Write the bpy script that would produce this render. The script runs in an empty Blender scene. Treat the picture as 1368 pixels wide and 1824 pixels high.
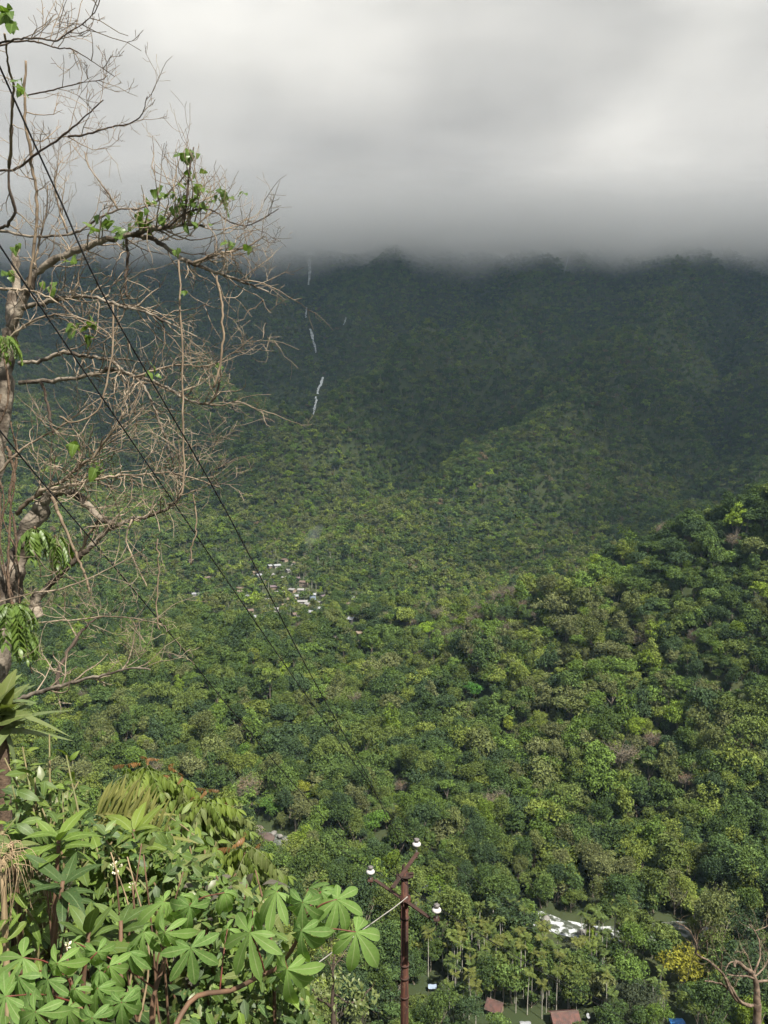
import bpy, math, random
import numpy as np
from mathutils import Matrix, Vector

# ---------------------------------------------------------------- camera, world, sun, exposure
scene = bpy.context.scene
root = scene.collection
F = 1432.0                      # focal length in pixels of the 1368 x 1824 picture
PITCH = math.radians(-4.5)
cam_data = bpy.data.cameras.new('camera')
cam_data.sensor_fit = 'VERTICAL'
cam_data.sensor_height = 36.0
cam_data.lens = 36.0 * F / 1824.0
cam_data.clip_start = 0.1
cam_data.clip_end = 20000.0
cam = bpy.data.objects.new('camera', cam_data)
root.objects.link(cam)
cam.rotation_euler = (math.pi / 2 + PITCH, 0, 0)
scene.camera = cam

SUN_EL = math.radians(55)
SUN_AZ = math.radians(142)      # clockwise from +Y (view direction): behind the viewer, to the right
world = bpy.data.worlds.new('World')
scene.world = world
world.use_nodes = True
wn = world.node_tree
wn.nodes.clear()
w_out = wn.nodes.new('ShaderNodeOutputWorld')
w_bg = wn.nodes.new('ShaderNodeBackground')
w_sky = wn.nodes.new('ShaderNodeTexSky')
w_sky.sky_type = 'NISHITA'
w_sky.sun_disc = False
w_sky.sun_elevation = SUN_EL
w_sky.sun_rotation = SUN_AZ
w_sky.air_density = 1.2
w_sky.dust_density = 2.0
w_bg.inputs['Strength'].default_value = 0.07
# broken cloud all round the sky (soft procedural noise on the direction)
w_tc = wn.nodes.new('ShaderNodeTexCoord')
w_no = wn.nodes.new('ShaderNodeTexNoise')
w_no.inputs['Scale'].default_value = 2.2
w_no.inputs['Detail'].default_value = 5.0
w_ra = wn.nodes.new('ShaderNodeMapRange')
w_ra.inputs[1].default_value = 0.38
w_ra.inputs[2].default_value = 0.62
w_ra.inputs[3].default_value = 0.45
w_ra.inputs[4].default_value = 0.95
w_mx = wn.nodes.new('ShaderNodeMix')
w_mx.data_type = 'RGBA'
w_mx.inputs['B'].default_value = (4.6, 4.7, 4.8, 1)
wn.links.new(w_tc.outputs['Generated'], w_no.inputs['Vector'])
wn.links.new(w_no.outputs['Fac'], w_ra.inputs[0])
wn.links.new(w_ra.outputs[0], w_mx.inputs['Factor'])
wn.links.new(w_sky.outputs[0], w_mx.inputs['A'])
wn.links.new(w_mx.outputs['Result'], w_bg.inputs['Color'])
wn.links.new(w_bg.outputs[0], w_out.inputs['Surface'])

sun_data = bpy.data.lights.new('sun', 'SUN')
sun_data.energy = 5.0
sun_data.angle = math.radians(0.6)
sun_data.color = (1.0, 0.945, 0.85)
sun = bpy.data.objects.new('sun', sun_data)
root.objects.link(sun)
SUN_DIR = Vector((math.sin(SUN_AZ) * math.cos(SUN_EL), math.cos(SUN_AZ) * math.cos(SUN_EL), math.sin(SUN_EL)))
sun.rotation_euler = SUN_DIR.to_track_quat('Z', 'Y').to_euler()
sun.location = SUN_DIR * 50

vs = scene.view_settings
vs.view_transform = 'Standard'
vs.look = 'None'
vs.exposure = 1.0
vs.gamma = 1.0
vs.use_curve_mapping = False
cy = scene.cycles
cy.max_bounces = 10
cy.diffuse_bounces = 2
cy.transmission_bounces = 4
cy.volume_bounces = 8
cy.use_adaptive_sampling = True
cy.adaptive_threshold = 0.03
cy.use_denoising = True
cy.sample_clamp_indirect = 4.0

# ---------------------------------------------------------------- small helpers
RNG = np.random.default_rng(11)
random.seed(5)
FWD = np.array([0.0, math.cos(PITCH), math.sin(PITCH)])
UPV = np.array([0.0, -math.sin(PITCH), math.cos(PITCH)])
RGT = np.array([1.0, 0.0, 0.0])


def at(px, py, d):
    """Point of the place seen at photograph pixel (px, py), d metres along the view axis."""
    return FWD * d + RGT * ((px - 684.0) / F * d) + UPV * ((912.0 - py) / F * d)


def project(P):
    P = np.asarray(P, float)
    d = P @ FWD
    dd = np.where(np.abs(d) < 1e-6, 1e-6, d)
    return 684.0 + F * (P @ RGT) / dd, 912.0 - F * (P @ UPV) / dd, d


def sstep(a, b, x):
    t = np.clip((np.asarray(x, float) - a) / (b - a), 0, 1)
    return t * t * (3 - 2 * t)


def _hash(ix, iy, seed):
    h = (ix.astype(np.int64) * 374761393 + iy.astype(np.int64) * 668265263 + seed * 974634777) & 0x7FFFFFFF
    h = ((h ^ (h >> 13)) * 1274126177) & 0x7FFFFFFF
    return ((h ^ (h >> 16)) & 0xFFFF) / 65535.0


def vnoise(x, y, seed=0):
    x = np.asarray(x, float); y = np.asarray(y, float)
    ix = np.floor(x); iy = np.floor(y)
    fx = x - ix; fy = y - iy
    fx = fx * fx * (3 - 2 * fx); fy = fy * fy * (3 - 2 * fy)
    ix = ix.astype(np.int64); iy = iy.astype(np.int64)
    a = _hash(ix, iy, seed); b = _hash(ix + 1, iy, seed)
    c = _hash(ix, iy + 1, seed); e = _hash(ix + 1, iy + 1, seed)
    return (a * (1 - fx) + b * fx) * (1 - fy) + (c * (1 - fx) + e * fx) * fy


def fbm(x, y, seed=0, octv=4):
    s = 0.0; amp = 0.5; t = 0.0
    for k in range(octv):
        s = s + amp * vnoise(x, y, seed + k * 17)
        t += amp; amp *= 0.5
        x = np.asarray(x) * 2.03 + 3.7; y = np.asarray(y) * 2.03 + 1.3
    return s / t * 2 - 1          # about -1 .. 1


def make_mesh(name, V, faces, mats=(), smooth=False, mat_idx=None, uv=None, shade=None):
    """faces: (n,3) or (n,4) int array, or a list of tuples."""
    me = bpy.data.meshes.new(name)
    V = np.asarray(V, np.float32)
    if isinstance(faces, np.ndarray):
        n, k = faces.shape
        me.vertices.add(len(V)); me.vertices.foreach_set('co', V.ravel())
        me.loops.add(n * k); me.loops.foreach_set('vertex_index', faces.astype(np.int32).ravel())
        me.polygons.add(n)
        me.polygons.foreach_set('loop_start', np.arange(0, n * k, k, dtype=np.int32))
        me.update(calc_edges=True)
        loops = faces.ravel(); npoly = n
        fl = np.repeat(np.arange(n), k)
    else:
        me.from_pydata(V.tolist(), [], [tuple(f) for f in faces])
        me.update()
        loops = np.array([i for f in faces for i in f], int); npoly = len(faces)
        fl = np.repeat(np.arange(npoly), [len(f) for f in faces])
    for m in mats:
        me.materials.append(m)
    if mat_idx is not None:
        me.polygons.foreach_set('material_index', np.asarray(mat_idx, np.int32))
    me.polygons.foreach_set('use_smooth', np.full(npoly, bool(smooth)))
    if uv is not None:
        l = me.uv_layers.new(name='UVMap')
        l.data.foreach_set('uv', np.asarray(uv, np.float32)[loops].ravel())
    if shade is not None:       # one value per vertex or per face: natural leaf to leaf colour variation
        sh = np.asarray(shade, np.float32)
        val = sh[loops] if len(sh) == len(V) else sh[fl]
        a = me.color_attributes.new('shade', 'FLOAT_COLOR', 'CORNER')
        c = np.ones((len(loops), 4), np.float32)
        c[:, 0] = c[:, 1] = c[:, 2] = val
        a.data.foreach_set('color', c.ravel())
    return me


def link(name, data, parent=None, loc=None):
    o = bpy.data.objects.new(name, data)
    root.objects.link(o)
    if parent is not None:
        o.parent = parent
    if loc is not None:
        o.location = loc
    return o


def tag(o, label=None, cat=None, group=None, kind=None):
    if label: o['label'] = label
    if cat: o['category'] = cat
    if group: o['group'] = group
    if kind: o['kind'] = kind
    return o


def thing(name, label, cat, loc, group=None):
    o = link(name, None, None, tuple(loc))
    o.empty_display_size = 0.2
    return tag(o, label, cat, group)


# ---------------------------------------------------------------- materials
def new_mat(name):
    m = bpy.data.materials.new(name)
    m.use_nodes = True
    nt = m.node_tree
    nt.nodes.clear()
    out = nt.nodes.new('ShaderNodeOutputMaterial')
    return m, nt, out


def nd(nt, typ, **kw):
    n = nt.nodes.new(typ)
    for k, v in kw.items():
        setattr(n, k, v)
    return n


def mixrgb(nt, a, b, fac, blend='MIX'):
    n = nd(nt, 'ShaderNodeMix', data_type='RGBA', blend_type=blend)
    for key, v in (('A', a), ('B', b), ('Factor', fac)):
        if hasattr(v, 'links') or isinstance(v, bpy.types.NodeSocket):
            nt.links.new(v, n.inputs[key])
        elif key == 'Factor':
            n.inputs[0].default_value = v
        else:
            n.inputs[key].default_value = (*v, 1) if len(v) == 3 else v
    # socket name 'Factor' is shared by float and vector variants: link to index 0
    if isinstance(fac, bpy.types.NodeSocket):
        nt.links.new(fac, n.inputs[0])
    return n.outputs['Result']


def ramp(nt, sock, lo, hi, a=0.0, b=1.0):
    n = nd(nt, 'ShaderNodeMapRange')
    nt.links.new(sock, n.inputs[0])
    n.inputs[1].default_value = lo; n.inputs[2].default_value = hi
    n.inputs[3].default_value = a; n.inputs[4].default_value = b
    return n.outputs[0]


def math_n(nt, op, a, b=None):
    n = nd(nt, 'ShaderNodeMath', operation=op)
    for i, v in enumerate((a, b)):
        if v is None: continue
        if isinstance(v, bpy.types.NodeSocket): nt.links.new(v, n.inputs[i])
        else: n.inputs[i].default_value = v
    return n.outputs[0]


def noise_n(nt, scale, detail=4.0, coord='Object'):
    tc = nd(nt, 'ShaderNodeTexCoord')
    n = nd(nt, 'ShaderNodeTexNoise')
    n.inputs['Scale'].default_value = scale
    n.inputs['Detail'].default_value = detail
    nt.links.new(tc.outputs[coord], n.inputs['Vector'])
    return n.outputs['Fac']


def simple_mat(name, col, col2=None, scale=3.0, rough=0.8, metal=0.0, bump=0.0, lo=0.35, hi=0.65, coord='Object', spec=0.3):
    m, nt, out = new_mat(name)
    p = nd(nt, 'ShaderNodeBsdfPrincipled')
    p.inputs['Roughness'].default_value = rough
    p.inputs['Metallic'].default_value = metal
    p.inputs['Specular IOR Level'].default_value = spec
    if col2 is None:
        col2 = tuple(c * 0.7 for c in col)
    f = noise_n(nt, scale, 5.0, coord)
    nt.links.new(mixrgb(nt, col, col2, ramp(nt, f, lo, hi)), p.inputs['Base Color'])
    if bump:
        b = nd(nt, 'ShaderNodeBump')
        b.inputs['Strength'].default_value = bump
        b.inputs['Distance'].default_value = 0.02
        nt.links.new(noise_n(nt, scale * 3, 5.0, coord), b.inputs['Height'])
        nt.links.new(b.outputs[0], p.inputs['Normal'])
    nt.links.new(p.outputs[0], out.inputs['Surface'])
    return m


def leaf_shader(nt, out, col, transl=0.3, rough=0.5, spec=0.25, tcol=(1.25, 1.35, 0.5)):
    p = nd(nt, 'ShaderNodeBsdfPrincipled')
    p.inputs['Roughness'].default_value = rough
    p.inputs['Specular IOR Level'].default_value = spec
    t = nd(nt, 'ShaderNodeBsdfTranslucent')
    mx = nd(nt, 'ShaderNodeMixShader')
    mx.inputs[0].default_value = transl
    nt.links.new(col, p.inputs['Base Color'])
    nt.links.new(mixrgb(nt, col, tcol, 1.0, 'MULTIPLY'), t.inputs['Color'])
    nt.links.new(p.outputs[0], mx.inputs[1]); nt.links.new(t.outputs[0], mx.inputs[2])
    nt.links.new(mx.outputs[0], out.inputs['Surface'])


def shade_sock(nt):
    a = nd(nt, 'ShaderNodeAttribute', attribute_type='GEOMETRY', attribute_name='shade')
    return a.outputs['Color']


def forest_leaf_mat(name, source):
    """Foliage of forest trees: hue comes from the tree (object colour or scattered 'tint'), small variation leaf to leaf."""
    m, nt, out = new_mat(name)
    if source == 'INSTANCER':
        a = nd(nt, 'ShaderNodeAttribute', attribute_type='INSTANCER', attribute_name='tint')
        col = a.outputs['Color']
    else:
        col = nd(nt, 'ShaderNodeObjectInfo').outputs['Color']
    col = mixrgb(nt, col, shade_sock(nt), 1.0, 'MULTIPLY')
    leaf_shader(nt, out, col, 0.10, 0.75, 0.06)
    return m


def plant_leaf_mat(name, col, rib, transl=0.35, rough=0.38, spec=0.4, vein=0.5, blot=None, nveins=7.0):
    """Close-up leaf: pale midrib and side veins from the leaf's own UV, small patches, leaf to leaf change."""
    m, nt, out = new_mat(name)
    uvn = nd(nt, 'ShaderNodeUVMap'); uvn.uv_map = 'UVMap'
    sep = nd(nt, 'ShaderNodeSeparateXYZ')
    nt.links.new(uvn.outputs[0], sep.inputs[0])
    au = math_n(nt, 'ABSOLUTE', sep.outputs[0])
    mid = ramp(nt, au, 0.04, 0.11, 1.0, 0.0)
    ph = math_n(nt, 'SUBTRACT', math_n(nt, 'MULTIPLY', sep.outputs[1], nveins), math_n(nt, 'MULTIPLY', au, 1.4))
    fr = math_n(nt, 'ABSOLUTE', math_n(nt, 'SUBTRACT', math_n(nt, 'FRACT', ph), 0.5))
    side = ramp(nt, fr, 0.0, 0.09, vein, 0.0)
    vein_f = math_n(nt, 'MAXIMUM', mid, side)
    oi = nd(nt, 'ShaderNodeObjectInfo')
    f = noise_n(nt, 14.0, 4.0)
    base = mixrgb(nt, col, tuple(c * 0.72 for c in col), ramp(nt, f, 0.35, 0.7))
    base = mixrgb(nt, base, tuple(min(1, c * k) for c, k in zip(col, (1.35, 1.22, 1.1))), ramp(nt, oi.outputs['Random'], 0.2, 1.0, 0.0, 0.8))
    if blot:
        base = mixrgb(nt, base, blot, ramp(nt, noise_n(nt, 38.0, 3.0), 0.62, 0.70, 0.0, 0.7))
    base = mixrgb(nt, base, rib, math_n(nt, 'MULTIPLY', vein_f, 0.8))
    base = mixrgb(nt, base, shade_sock(nt), 1.0, 'MULTIPLY')
    leaf_shader(nt, out, base, transl, rough, spec)
    return m


M = {}
M['forest_obj'] = forest_leaf_mat('tree_foliage', 'OBJECT')
M['forest_ins'] = forest_leaf_mat('forest_foliage', 'INSTANCER')
M['bark'] = simple_mat('forest_bark', (0.20, 0.17, 0.13), (0.11, 0.09, 0.07), 2.0, 0.9)
M['palm_bark'] = simple_mat('palm_bark', (0.42, 0.40, 0.34), (0.26, 0.24, 0.20), 1.2, 0.9)
M['soil'] = simple_mat('forest_floor', (0.028, 0.042, 0.014), (0.036, 0.044, 0.016), 0.05, 0.95)

# ---------------------------------------------------------------- terrain
BY = [-60, -6, 0.6, 1.6, 4, 13, 60, 150, 205, 245, 300, 330, 372, 420, 600, 800, 950, 1300, 1600, 1900, 2350, 2750, 3000, 3500]
BZ = [-1.7, -1.7, -1.75, -2.3, -5, -14.6, -63, -150, -183, -192, -195, -197, -197, -192, -180, -166, -154, -66, 30, 138, 365, 650, 680, 640]

# crest of the wooded spur on the right, read off the picture with an estimated distance, tree height taken off
_rp = [(2100, 560, 470), (1700, 745, 500), (1500, 810, 520), (1368, 862, 540), (1250, 915, 560), (1100, 985, 590), (950, 1040, 620),
       (850, 1075, 650), (750, 1130, 690), (640, 1195, 720), (540, 1265, 740)]
_ridge = np.array([at(*p) - np.array([0, 0, 16.0]) for p in _rp])[::-1]
_o = np.argsort(_ridge[:, 0]); _ridge = _ridge[_o]

# river centre line (x, y) on the valley floor
def _floor(px, py, z=-197.0):
    v = at(px, py, 1.0); t = z / v[2]
    return v * t

_rv = [(1800, 1730), (1500, 1690), (1368, 1668), (1290, 1655), (1215, 1652), (1150, 1660), (1080, 1662), (1000, 1650), (930, 1622), (860, 1600), (760, 1570), (640, 1535), (560, 1508), (490, 1492), (400, 1478), (250, 1470), (0, 1475), (-300, 1490)]
RIVER = np.array([_floor(*p)[:2] for p in _rv])


def river_dist(x, y):
    x = np.asarray(x, float); y = np.asarray(y, float)
    best = np.full(x.shape, 1e9)
    for a, b in zip(RIVER[:-1], RIVER[1:]):
        ab = b - a
        t = np.clip(((x - a[0]) * ab[0] + (y - a[1]) * ab[1]) / (ab @ ab), 0, 1)
        best = np.minimum(best, np.hypot(x - a[0] - t * ab[0], y - a[1] - t * ab[1]))
    return best


def gully_x(y):
    return np.interp(y, [1200, 1700, 1900, 2050, 2350, 2500, 2700, 3200], [-120, -150, -166, -160, -208, -232, -252, -300])


def H(x, y):
    x = np.asarray(x, float); y = np.asarray(y, float)
    z = np.interp(y, BY, BZ)
    # shoulder of the bank the viewer stands on, to the left
    sh = -1.75 - 0.42 * np.clip(y - 1.0, 0, 40)
    w = sstep(0.5, -1.4, x) * sstep(11.5, 7.0, y) * (y > 0.5)
    z = np.where(w > 0, z + (np.maximum(sh, z) - z) * w, z)
    # valley floor undulation
    mid = sstep(400, 520, y) * sstep(1700, 1100, y)
    z = z + mid * 20 * fbm(x / 210.0, y / 210.0, 3, 3)
    # low wooded rise at the left of the middle distance
    z = z + 34 * np.exp(-(((x + 150) / 90.0) ** 2 + ((y - 560) / 80.0) ** 2))
    z = z + 26 * np.exp(-(((x + 40) / 110.0) ** 2 + ((y - 700) / 60.0) ** 2))
    # mountain: spurs and gullies that run down the face
    m = sstep(980, 1700, y)
    u = np.sqrt((x - gully_x(y)) ** 2 + 3600.0) - 0.55 * (y - 2000) + 170 * fbm(x / 520, y / 520, 9, 3)
    tri = np.abs(((u / 430.0 + 0.15) % 1.0) - 0.5) * 2
    z = z + m * (175 * (tri - 0.5)) * (1 - 0.8 * sstep(2350, 2800, y))
    u2 = np.sqrt((x - gully_x(y)) ** 2 + 3600.0) + 0.15 * (y - 2000) + 90 * fbm(x / 260, y / 300, 29, 3)
    tri2 = np.abs(((u2 / 170.0) % 1.0) - 0.5) * 2
    z = z + m * 66 * (tri2 - 0.5) * (1 - 0.7 * sstep(2350, 2800, y))
    z = z + m * 45 * fbm(x / 330.0, y / 330.0, 21, 4) * (1 - 0.5 * sstep(2350, 2800, y))
    # long crest coming down towards the viewer, right of the middle
    cx = np.interp(y, [1000, 1300, 1700, 2100, 2600], [130, 215, 400, 560, 640])
    z = z + sstep(1000, 1500, y) * 95 * np.exp(-((x - cx) / 130.0) ** 2) * sstep(2700, 2100, y)
    cx3 = np.interp(y, [1200, 1500, 1800, 2300], [-140, -10, 90, 170])
    z = z + sstep(1200, 1500, y) * 60 * np.exp(-((x - cx3) / 120.0) ** 2) * sstep(2400, 2000, y)
    # gully of the waterfalls
    g = sstep(1350, 1800, y)
    z = z - g * 95 * np.exp(-((x - gully_x(y)) / 75.0) ** 2) * (1 - 0.85 * sstep(2250, 2600, y))
    # the spur
    yr = np.interp(x, _ridge[:, 0], _ridge[:, 1]); zr = np.interp(x, _ridge[:, 0], _ridge[:, 2])
    foot = np.interp(x, [-60, 0, 60, 140, 260, 420], [400, 392, 372, 345, 330, 315])
    f = np.clip((yr - y) / np.maximum(yr - foot, 40), 0, 1.4)
    gcr = (np.sqrt(f * f + 0.006) - 0.0775)
    z_s = zr - (zr + 197) * np.clip(gcr * 1.04, 0, 1.2)
    wb = np.clip(y - yr, 0, None)
    z_s = np.where(y > yr, zr - 0.62 * (np.sqrt(wb * wb + 400) - 20), z_s)
    gul = np.abs((((x - 0.25 * y) / 75.0 + 0.35 * fbm(x / 60, y / 60, 5, 2)) % 1.0) - 0.5) * 2
    amp = sstep(0.02, 0.25, f) * sstep(1.05, 0.75, f) * (y <= yr)
    z_s = z_s + amp * (12 * (gul - 0.6) + 9 * fbm(x / 55.0, y / 55.0, 41, 3))
    z_s = np.where(x < _ridge[0, 0] - 5, -400, z_s)
    k = 9.0
    d = z_s - z
    z = np.where(y > 240, np.where(np.abs(d) > k, np.maximum(z, z_s), (z + z_s) / 2 + (d * d + k * k) / (4 * k)), z)
    # river bed
    rd = river_dist(x, y)
    z = np.where(rd < 40, np.where(rd < 5.0, np.minimum(z, -199.0), np.minimum(z, -199.0 + (rd - 5.0) * 0.6 + 1.2 * (rd > 5.0))), z)
    return z


def ground_hit(px, py, dmin=150.0, dmax=3200.0, step=2.0):
    v = at(px, py, 1.0)
    t = np.arange(dmin, dmax, step)
    P = v[None, :] * t[:, None]
    below = P[:, 2] < H(P[:, 0], P[:, 1])
    if not below.any():
        return P[-1]
    i = int(np.argmax(below))
    p = P[i].copy(); p[2] = float(H(p[0], p[1]))
    return p


rows = [-60.0, -30, -12, -6, -3]
yv = -1.0
while yv < 3500:
    rows.append(yv)
    yv += max(0.35, 0.011 * abs(yv)) if yv < 420 else min(12.0, 0.012 * yv)
rows = np.array(rows)
cols = np.linspace(-1, 1, 301)
cols = np.sign(cols) * np.abs(cols) ** 1.15
gy, gs = np.meshgrid(rows, cols, indexing='ij')
gx = gs * (45 + 0.72 * np.clip(gy, 0, None))
gz = H(gx, gy)
nr, nc = gx.shape
idx = np.arange(nr * nc).reshape(nr, nc)
quads = np.stack([idx[:-1, :-1], idx[:-1, 1:], idx[1:, 1:], idx[1:, :-1]], -1).reshape(-1, 4)
ground = link('terrain', make_mesh('terrain', np.stack([gx, gy, gz], -1).reshape(-1, 3), quads, [M['soil']], smooth=True))
tag(ground, 'forested valley floor and mountain slopes', None, None, 'structure')

# ---------------------------------------------------------------- river
def river_mat():
    m, nt, out = new_mat('river_water')
    p = nd(nt, 'ShaderNodeBsdfPrincipled')
    p.inputs['Roughness'].default_value = 0.25
    f = noise_n(nt, 0.35, 6.0)
    spx = nd(nt, 'ShaderNodeSeparateXYZ'); nt.links.new(nd(nt, 'ShaderNodeTexCoord').outputs['Object'], spx.inputs[0])
    foam = math_n(nt, 'MULTIPLY', ramp(nt, f, 0.48, 0.58), math_n(nt, 'MULTIPLY', ramp(nt, spx.outputs[0], -20, 40, 0.15, 1.0), ramp(nt, spx.outputs[0], 88, 112, 1.0, 0.45)))
    nt.links.new(mixrgb(nt, (0.07, 0.08, 0.06), (0.44, 0.46, 0.47), foam), p.inputs['Base Color'])
    nt.links.new(ramp(nt, f, 0.44, 0.52, 0.15, 0.8), p.inputs['Roughness'])
    b = nd(nt, 'ShaderNodeBump'); b.inputs['Strength'].default_value = 0.8; b.inputs['Distance'].default_value = 0.4
    nt.links.new(noise_n(nt, 0.8, 5.0), b.inputs['Height'])
    nt.links.new(b.outputs[0], p.inputs['Normal'])
    nt.links.new(p.outputs[0], out.inputs['Surface'])
    return m


def ribbon(points, half, z_fn, n_across=5, mats=(), name='ribbon'):
    P = np.asarray(points, float)
    T = np.gradient(P, axis=0); T /= np.linalg.norm(T, axis=1, keepdims=True)
    N = np.stack([-T[:, 1], T[:, 0]], 1)
    s = np.linspace(-1, 1, n_across)
    X = P[:, None, 0] + N[:, None, 0] * s[None, :] * half
    Y = P[:, None, 1] + N[:, None, 1] * s[None, :] * half
    Z = z_fn(X, Y)
    n, k = X.shape
    ii = np.arange(n * k).reshape(n, k)
    q = np.stack([ii[:-1, :-1], ii[:-1, 1:], ii[1:, 1:], ii[1:, :-1]], -1).reshape(-1, 4)
    return make_mesh(name, np.stack([X, Y, Z], -1).reshape(-1, 3), q, mats, smooth=True)


_t = np.linspace(0, len(RIVER) - 1, 260)
_rpts = np.stack([np.interp(_t, np.arange(len(RIVER)), RIVER[:, 0]), np.interp(_t, np.arange(len(RIVER)), RIVER[:, 1])], 1)
for _ in range(6):
    _rpts[1:-1] = (_rpts[:-2] + 2 * _rpts[1:-1] + _rpts[2:]) / 4
M['river'] = river_mat()
river = link('river', ribbon(_rpts, 5.6, lambda X, Y: -197.6 + 0.25 * fbm(X / 4, Y / 4, 77, 3), 9, [M['river']], 'river'))
tag(river, 'white-water mountain river in the valley bottom', None, None, 'structure')

# ---------------------------------------------------------------- tree prototypes
def crown_geometry(rng, lobes, per_lobe, rad, hgt, leaf, base_h, spread=1.0, flat=0.6, jitter=0.32, tiers=False, elong=1.0):
    """Leaf clumps: small pointed faces laid over many overlapping lobes. Returns V, Q, shade."""
    C = []
    subs = []            # a crown is a few uneven boughs, each a mass of smaller clumps
    for k in range(int(rng.integers(3, 7))):
        a = rng.uniform(0, 2 * math.pi); r = rng.uniform(0.05, 0.62) * rad * spread
        subs.append((r * math.cos(a), r * math.sin(a), rng.uniform(0.18, 0.72) * hgt, rad * rng.uniform(0.30, 0.58)))
    for i in range(lobes):
        a = rng.uniform(0, 2 * math.pi)
        if tiers:
            h = rng.uniform(0.0, 1.0); r = (1 - 0.75 * h) * rng.uniform(0.3, 1.0) * rad * 0.8
            C.append((r * math.cos(a), r * math.sin(a), h * hgt, rad * rng.uniform(0.18, 0.3)))
        else:
            sx_, sy_, sz_, sr_ = subs[rng.integers(len(subs))]
            dv_ = rng.normal(size=3); dv_[2] = abs(dv_[2]) * 0.9 - 0.35; dv_ /= np.linalg.norm(dv_)
            q_ = rng.uniform(0.7, 1.0)
            C.append((sx_ + dv_[0] * sr_ * q_, sy_ + dv_[1] * sr_ * q_, sz_ + dv_[2] * sr_ * q_ * max(0.8, hgt / rad * 0.55), rad * rng.uniform(0.13, 0.34)))
    Vs = []; Sh = []
    for (cx, cyy, cz, lr) in C:
        n = max(10, int(per_lobe * (lr / (rad * 0.25)) ** 2))
        d = rng.normal(size=(n, 3)); d[:, 2] = np.abs(d[:, 2]) * 1.0 - 0.25 * rng.random(n)
        d /= np.linalg.norm(d, axis=1, keepdims=True)
        rr = lr * rng.uniform(0.72, 1.12, n)[:, None]
        p = np.array([cx, cyy, cz + base_h]) + d * rr * np.array([1, 1, flat * elong])
        nrm = d + rng.normal(size=(n, 3)) * jitter
        nrm /= np.linalg.norm(nrm, axis=1, keepdims=True)
        t = np.cross(nrm, rng.normal(size=(n, 3))); t /= np.linalg.norm(t, axis=1, keepdims=True)
        b = np.cross(nrm, t)
        s = leaf * rng.uniform(0.6, 1.35, n)[:, None]
        droop = nrm * s * 0.22
        q = np.stack([p - t * s * 0.8, p + b * s * 0.42 + droop * 0.4, p + t * s * 0.8 - droop, p - b * s * 0.42 + droop * 0.4], 1)
        Vs.append(q.reshape(-1, 3))
        lobe_s = rng.uniform(0.8, 1.2)
        Sh.append(lobe_s * rng.uniform(0.65, 1.4, n))
    V = np.concatenate(Vs); Sh = np.concatenate(Sh)
    Q = np.arange(len(V)).reshape(-1, 4)
    return V, Q, Sh


def tube(path, radii, sides=6, cap=True):
    """Tapered tube along a polyline -> V, list of faces."""
    P = np.asarray(path, float); n = len(P)
    R = np.asarray(radii, float) * np.ones(n)
    T = np.gradient(P, axis=0); T /= np.maximum(np.linalg.norm(T, axis=1, keepdims=True), 1e-9)
    ref = np.array([0, 0, 1.0]) if abs(T[0, 2]) < 0.9 else np.array([1.0, 0, 0])
    u = np.cross(T[0], ref); u /= np.linalg.norm(u)
    V = np.empty((n, sides, 3))
    ang = np.arange(sides) * 2 * math.pi / sides
    ca, sa = np.cos(ang)[:, None], np.sin(ang)[:, None]
    for i in range(n):
        u = u - T[i] * (u @ T[i]); u /= max(np.linalg.norm(u), 1e-9)
        w = np.cross(T[i], u)
        V[i] = P[i] + R[i] * (ca * u + sa * w)
    ii = np.arange(n * sides).reshape(n, sides)
    a = ii[:-1]; b = ii[1:]
    q = np.stack([a, np.roll(a, -1, 1), np.roll(b, -1, 1), b], -1).reshape(-1, 4)
    faces = [tuple(r) for r in q.tolist()]
    if cap:
        faces.append(tuple(ii[0][::-1].tolist())); faces.append(tuple(ii[-1].tolist()))
    return V.reshape(-1, 3), faces


class Geo:
    """Collects pieces that belong to ONE part."""
    def __init__(self):
        self.V = []; self.F = []; self.n = 0; self.uv = []; self.sh = []; self.has_uv = False
    def add(self, V, Fc, uv=None, shade=1.0):
        V = np.asarray(V, float)
        self.V.append(V)
        self.F.extend([tuple(int(i) + self.n for i in f) for f in Fc])
        self.uv.append(np.zeros((len(V), 2)) if uv is None else np.asarray(uv, float))
        if uv is not None: self.has_uv = True
        self.sh.append(np.full(len(V), shade))
        self.n += len(V)
    def mesh(self, name, mats, smooth=False, origin=(0, 0, 0), shade=False):
        V = np.concatenate(self.V) - np.asarray(origin, float)
        return make_mesh(name, V, self.F, mats, smooth, uv=np.concatenate(self.uv) if self.has_uv else None,
                         shade=np.concatenate(self.sh) if (shade or self.has_uv) else None)


def box_geo(cx, cyy, cz, sx, sy, sz):
    V = np.array([(x, y, z) for z in (-.5, .5) for y in (-.5, .5) for x in (-.5, .5)]) * (sx, sy, sz) + (cx, cyy, cz)
    Fc = [(0, 2, 3, 1), (4, 5, 7, 6), (0, 1, 5, 4), (2, 6, 7, 3), (0, 4, 6, 2), (1, 3, 7, 5)]
    return V, Fc


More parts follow.
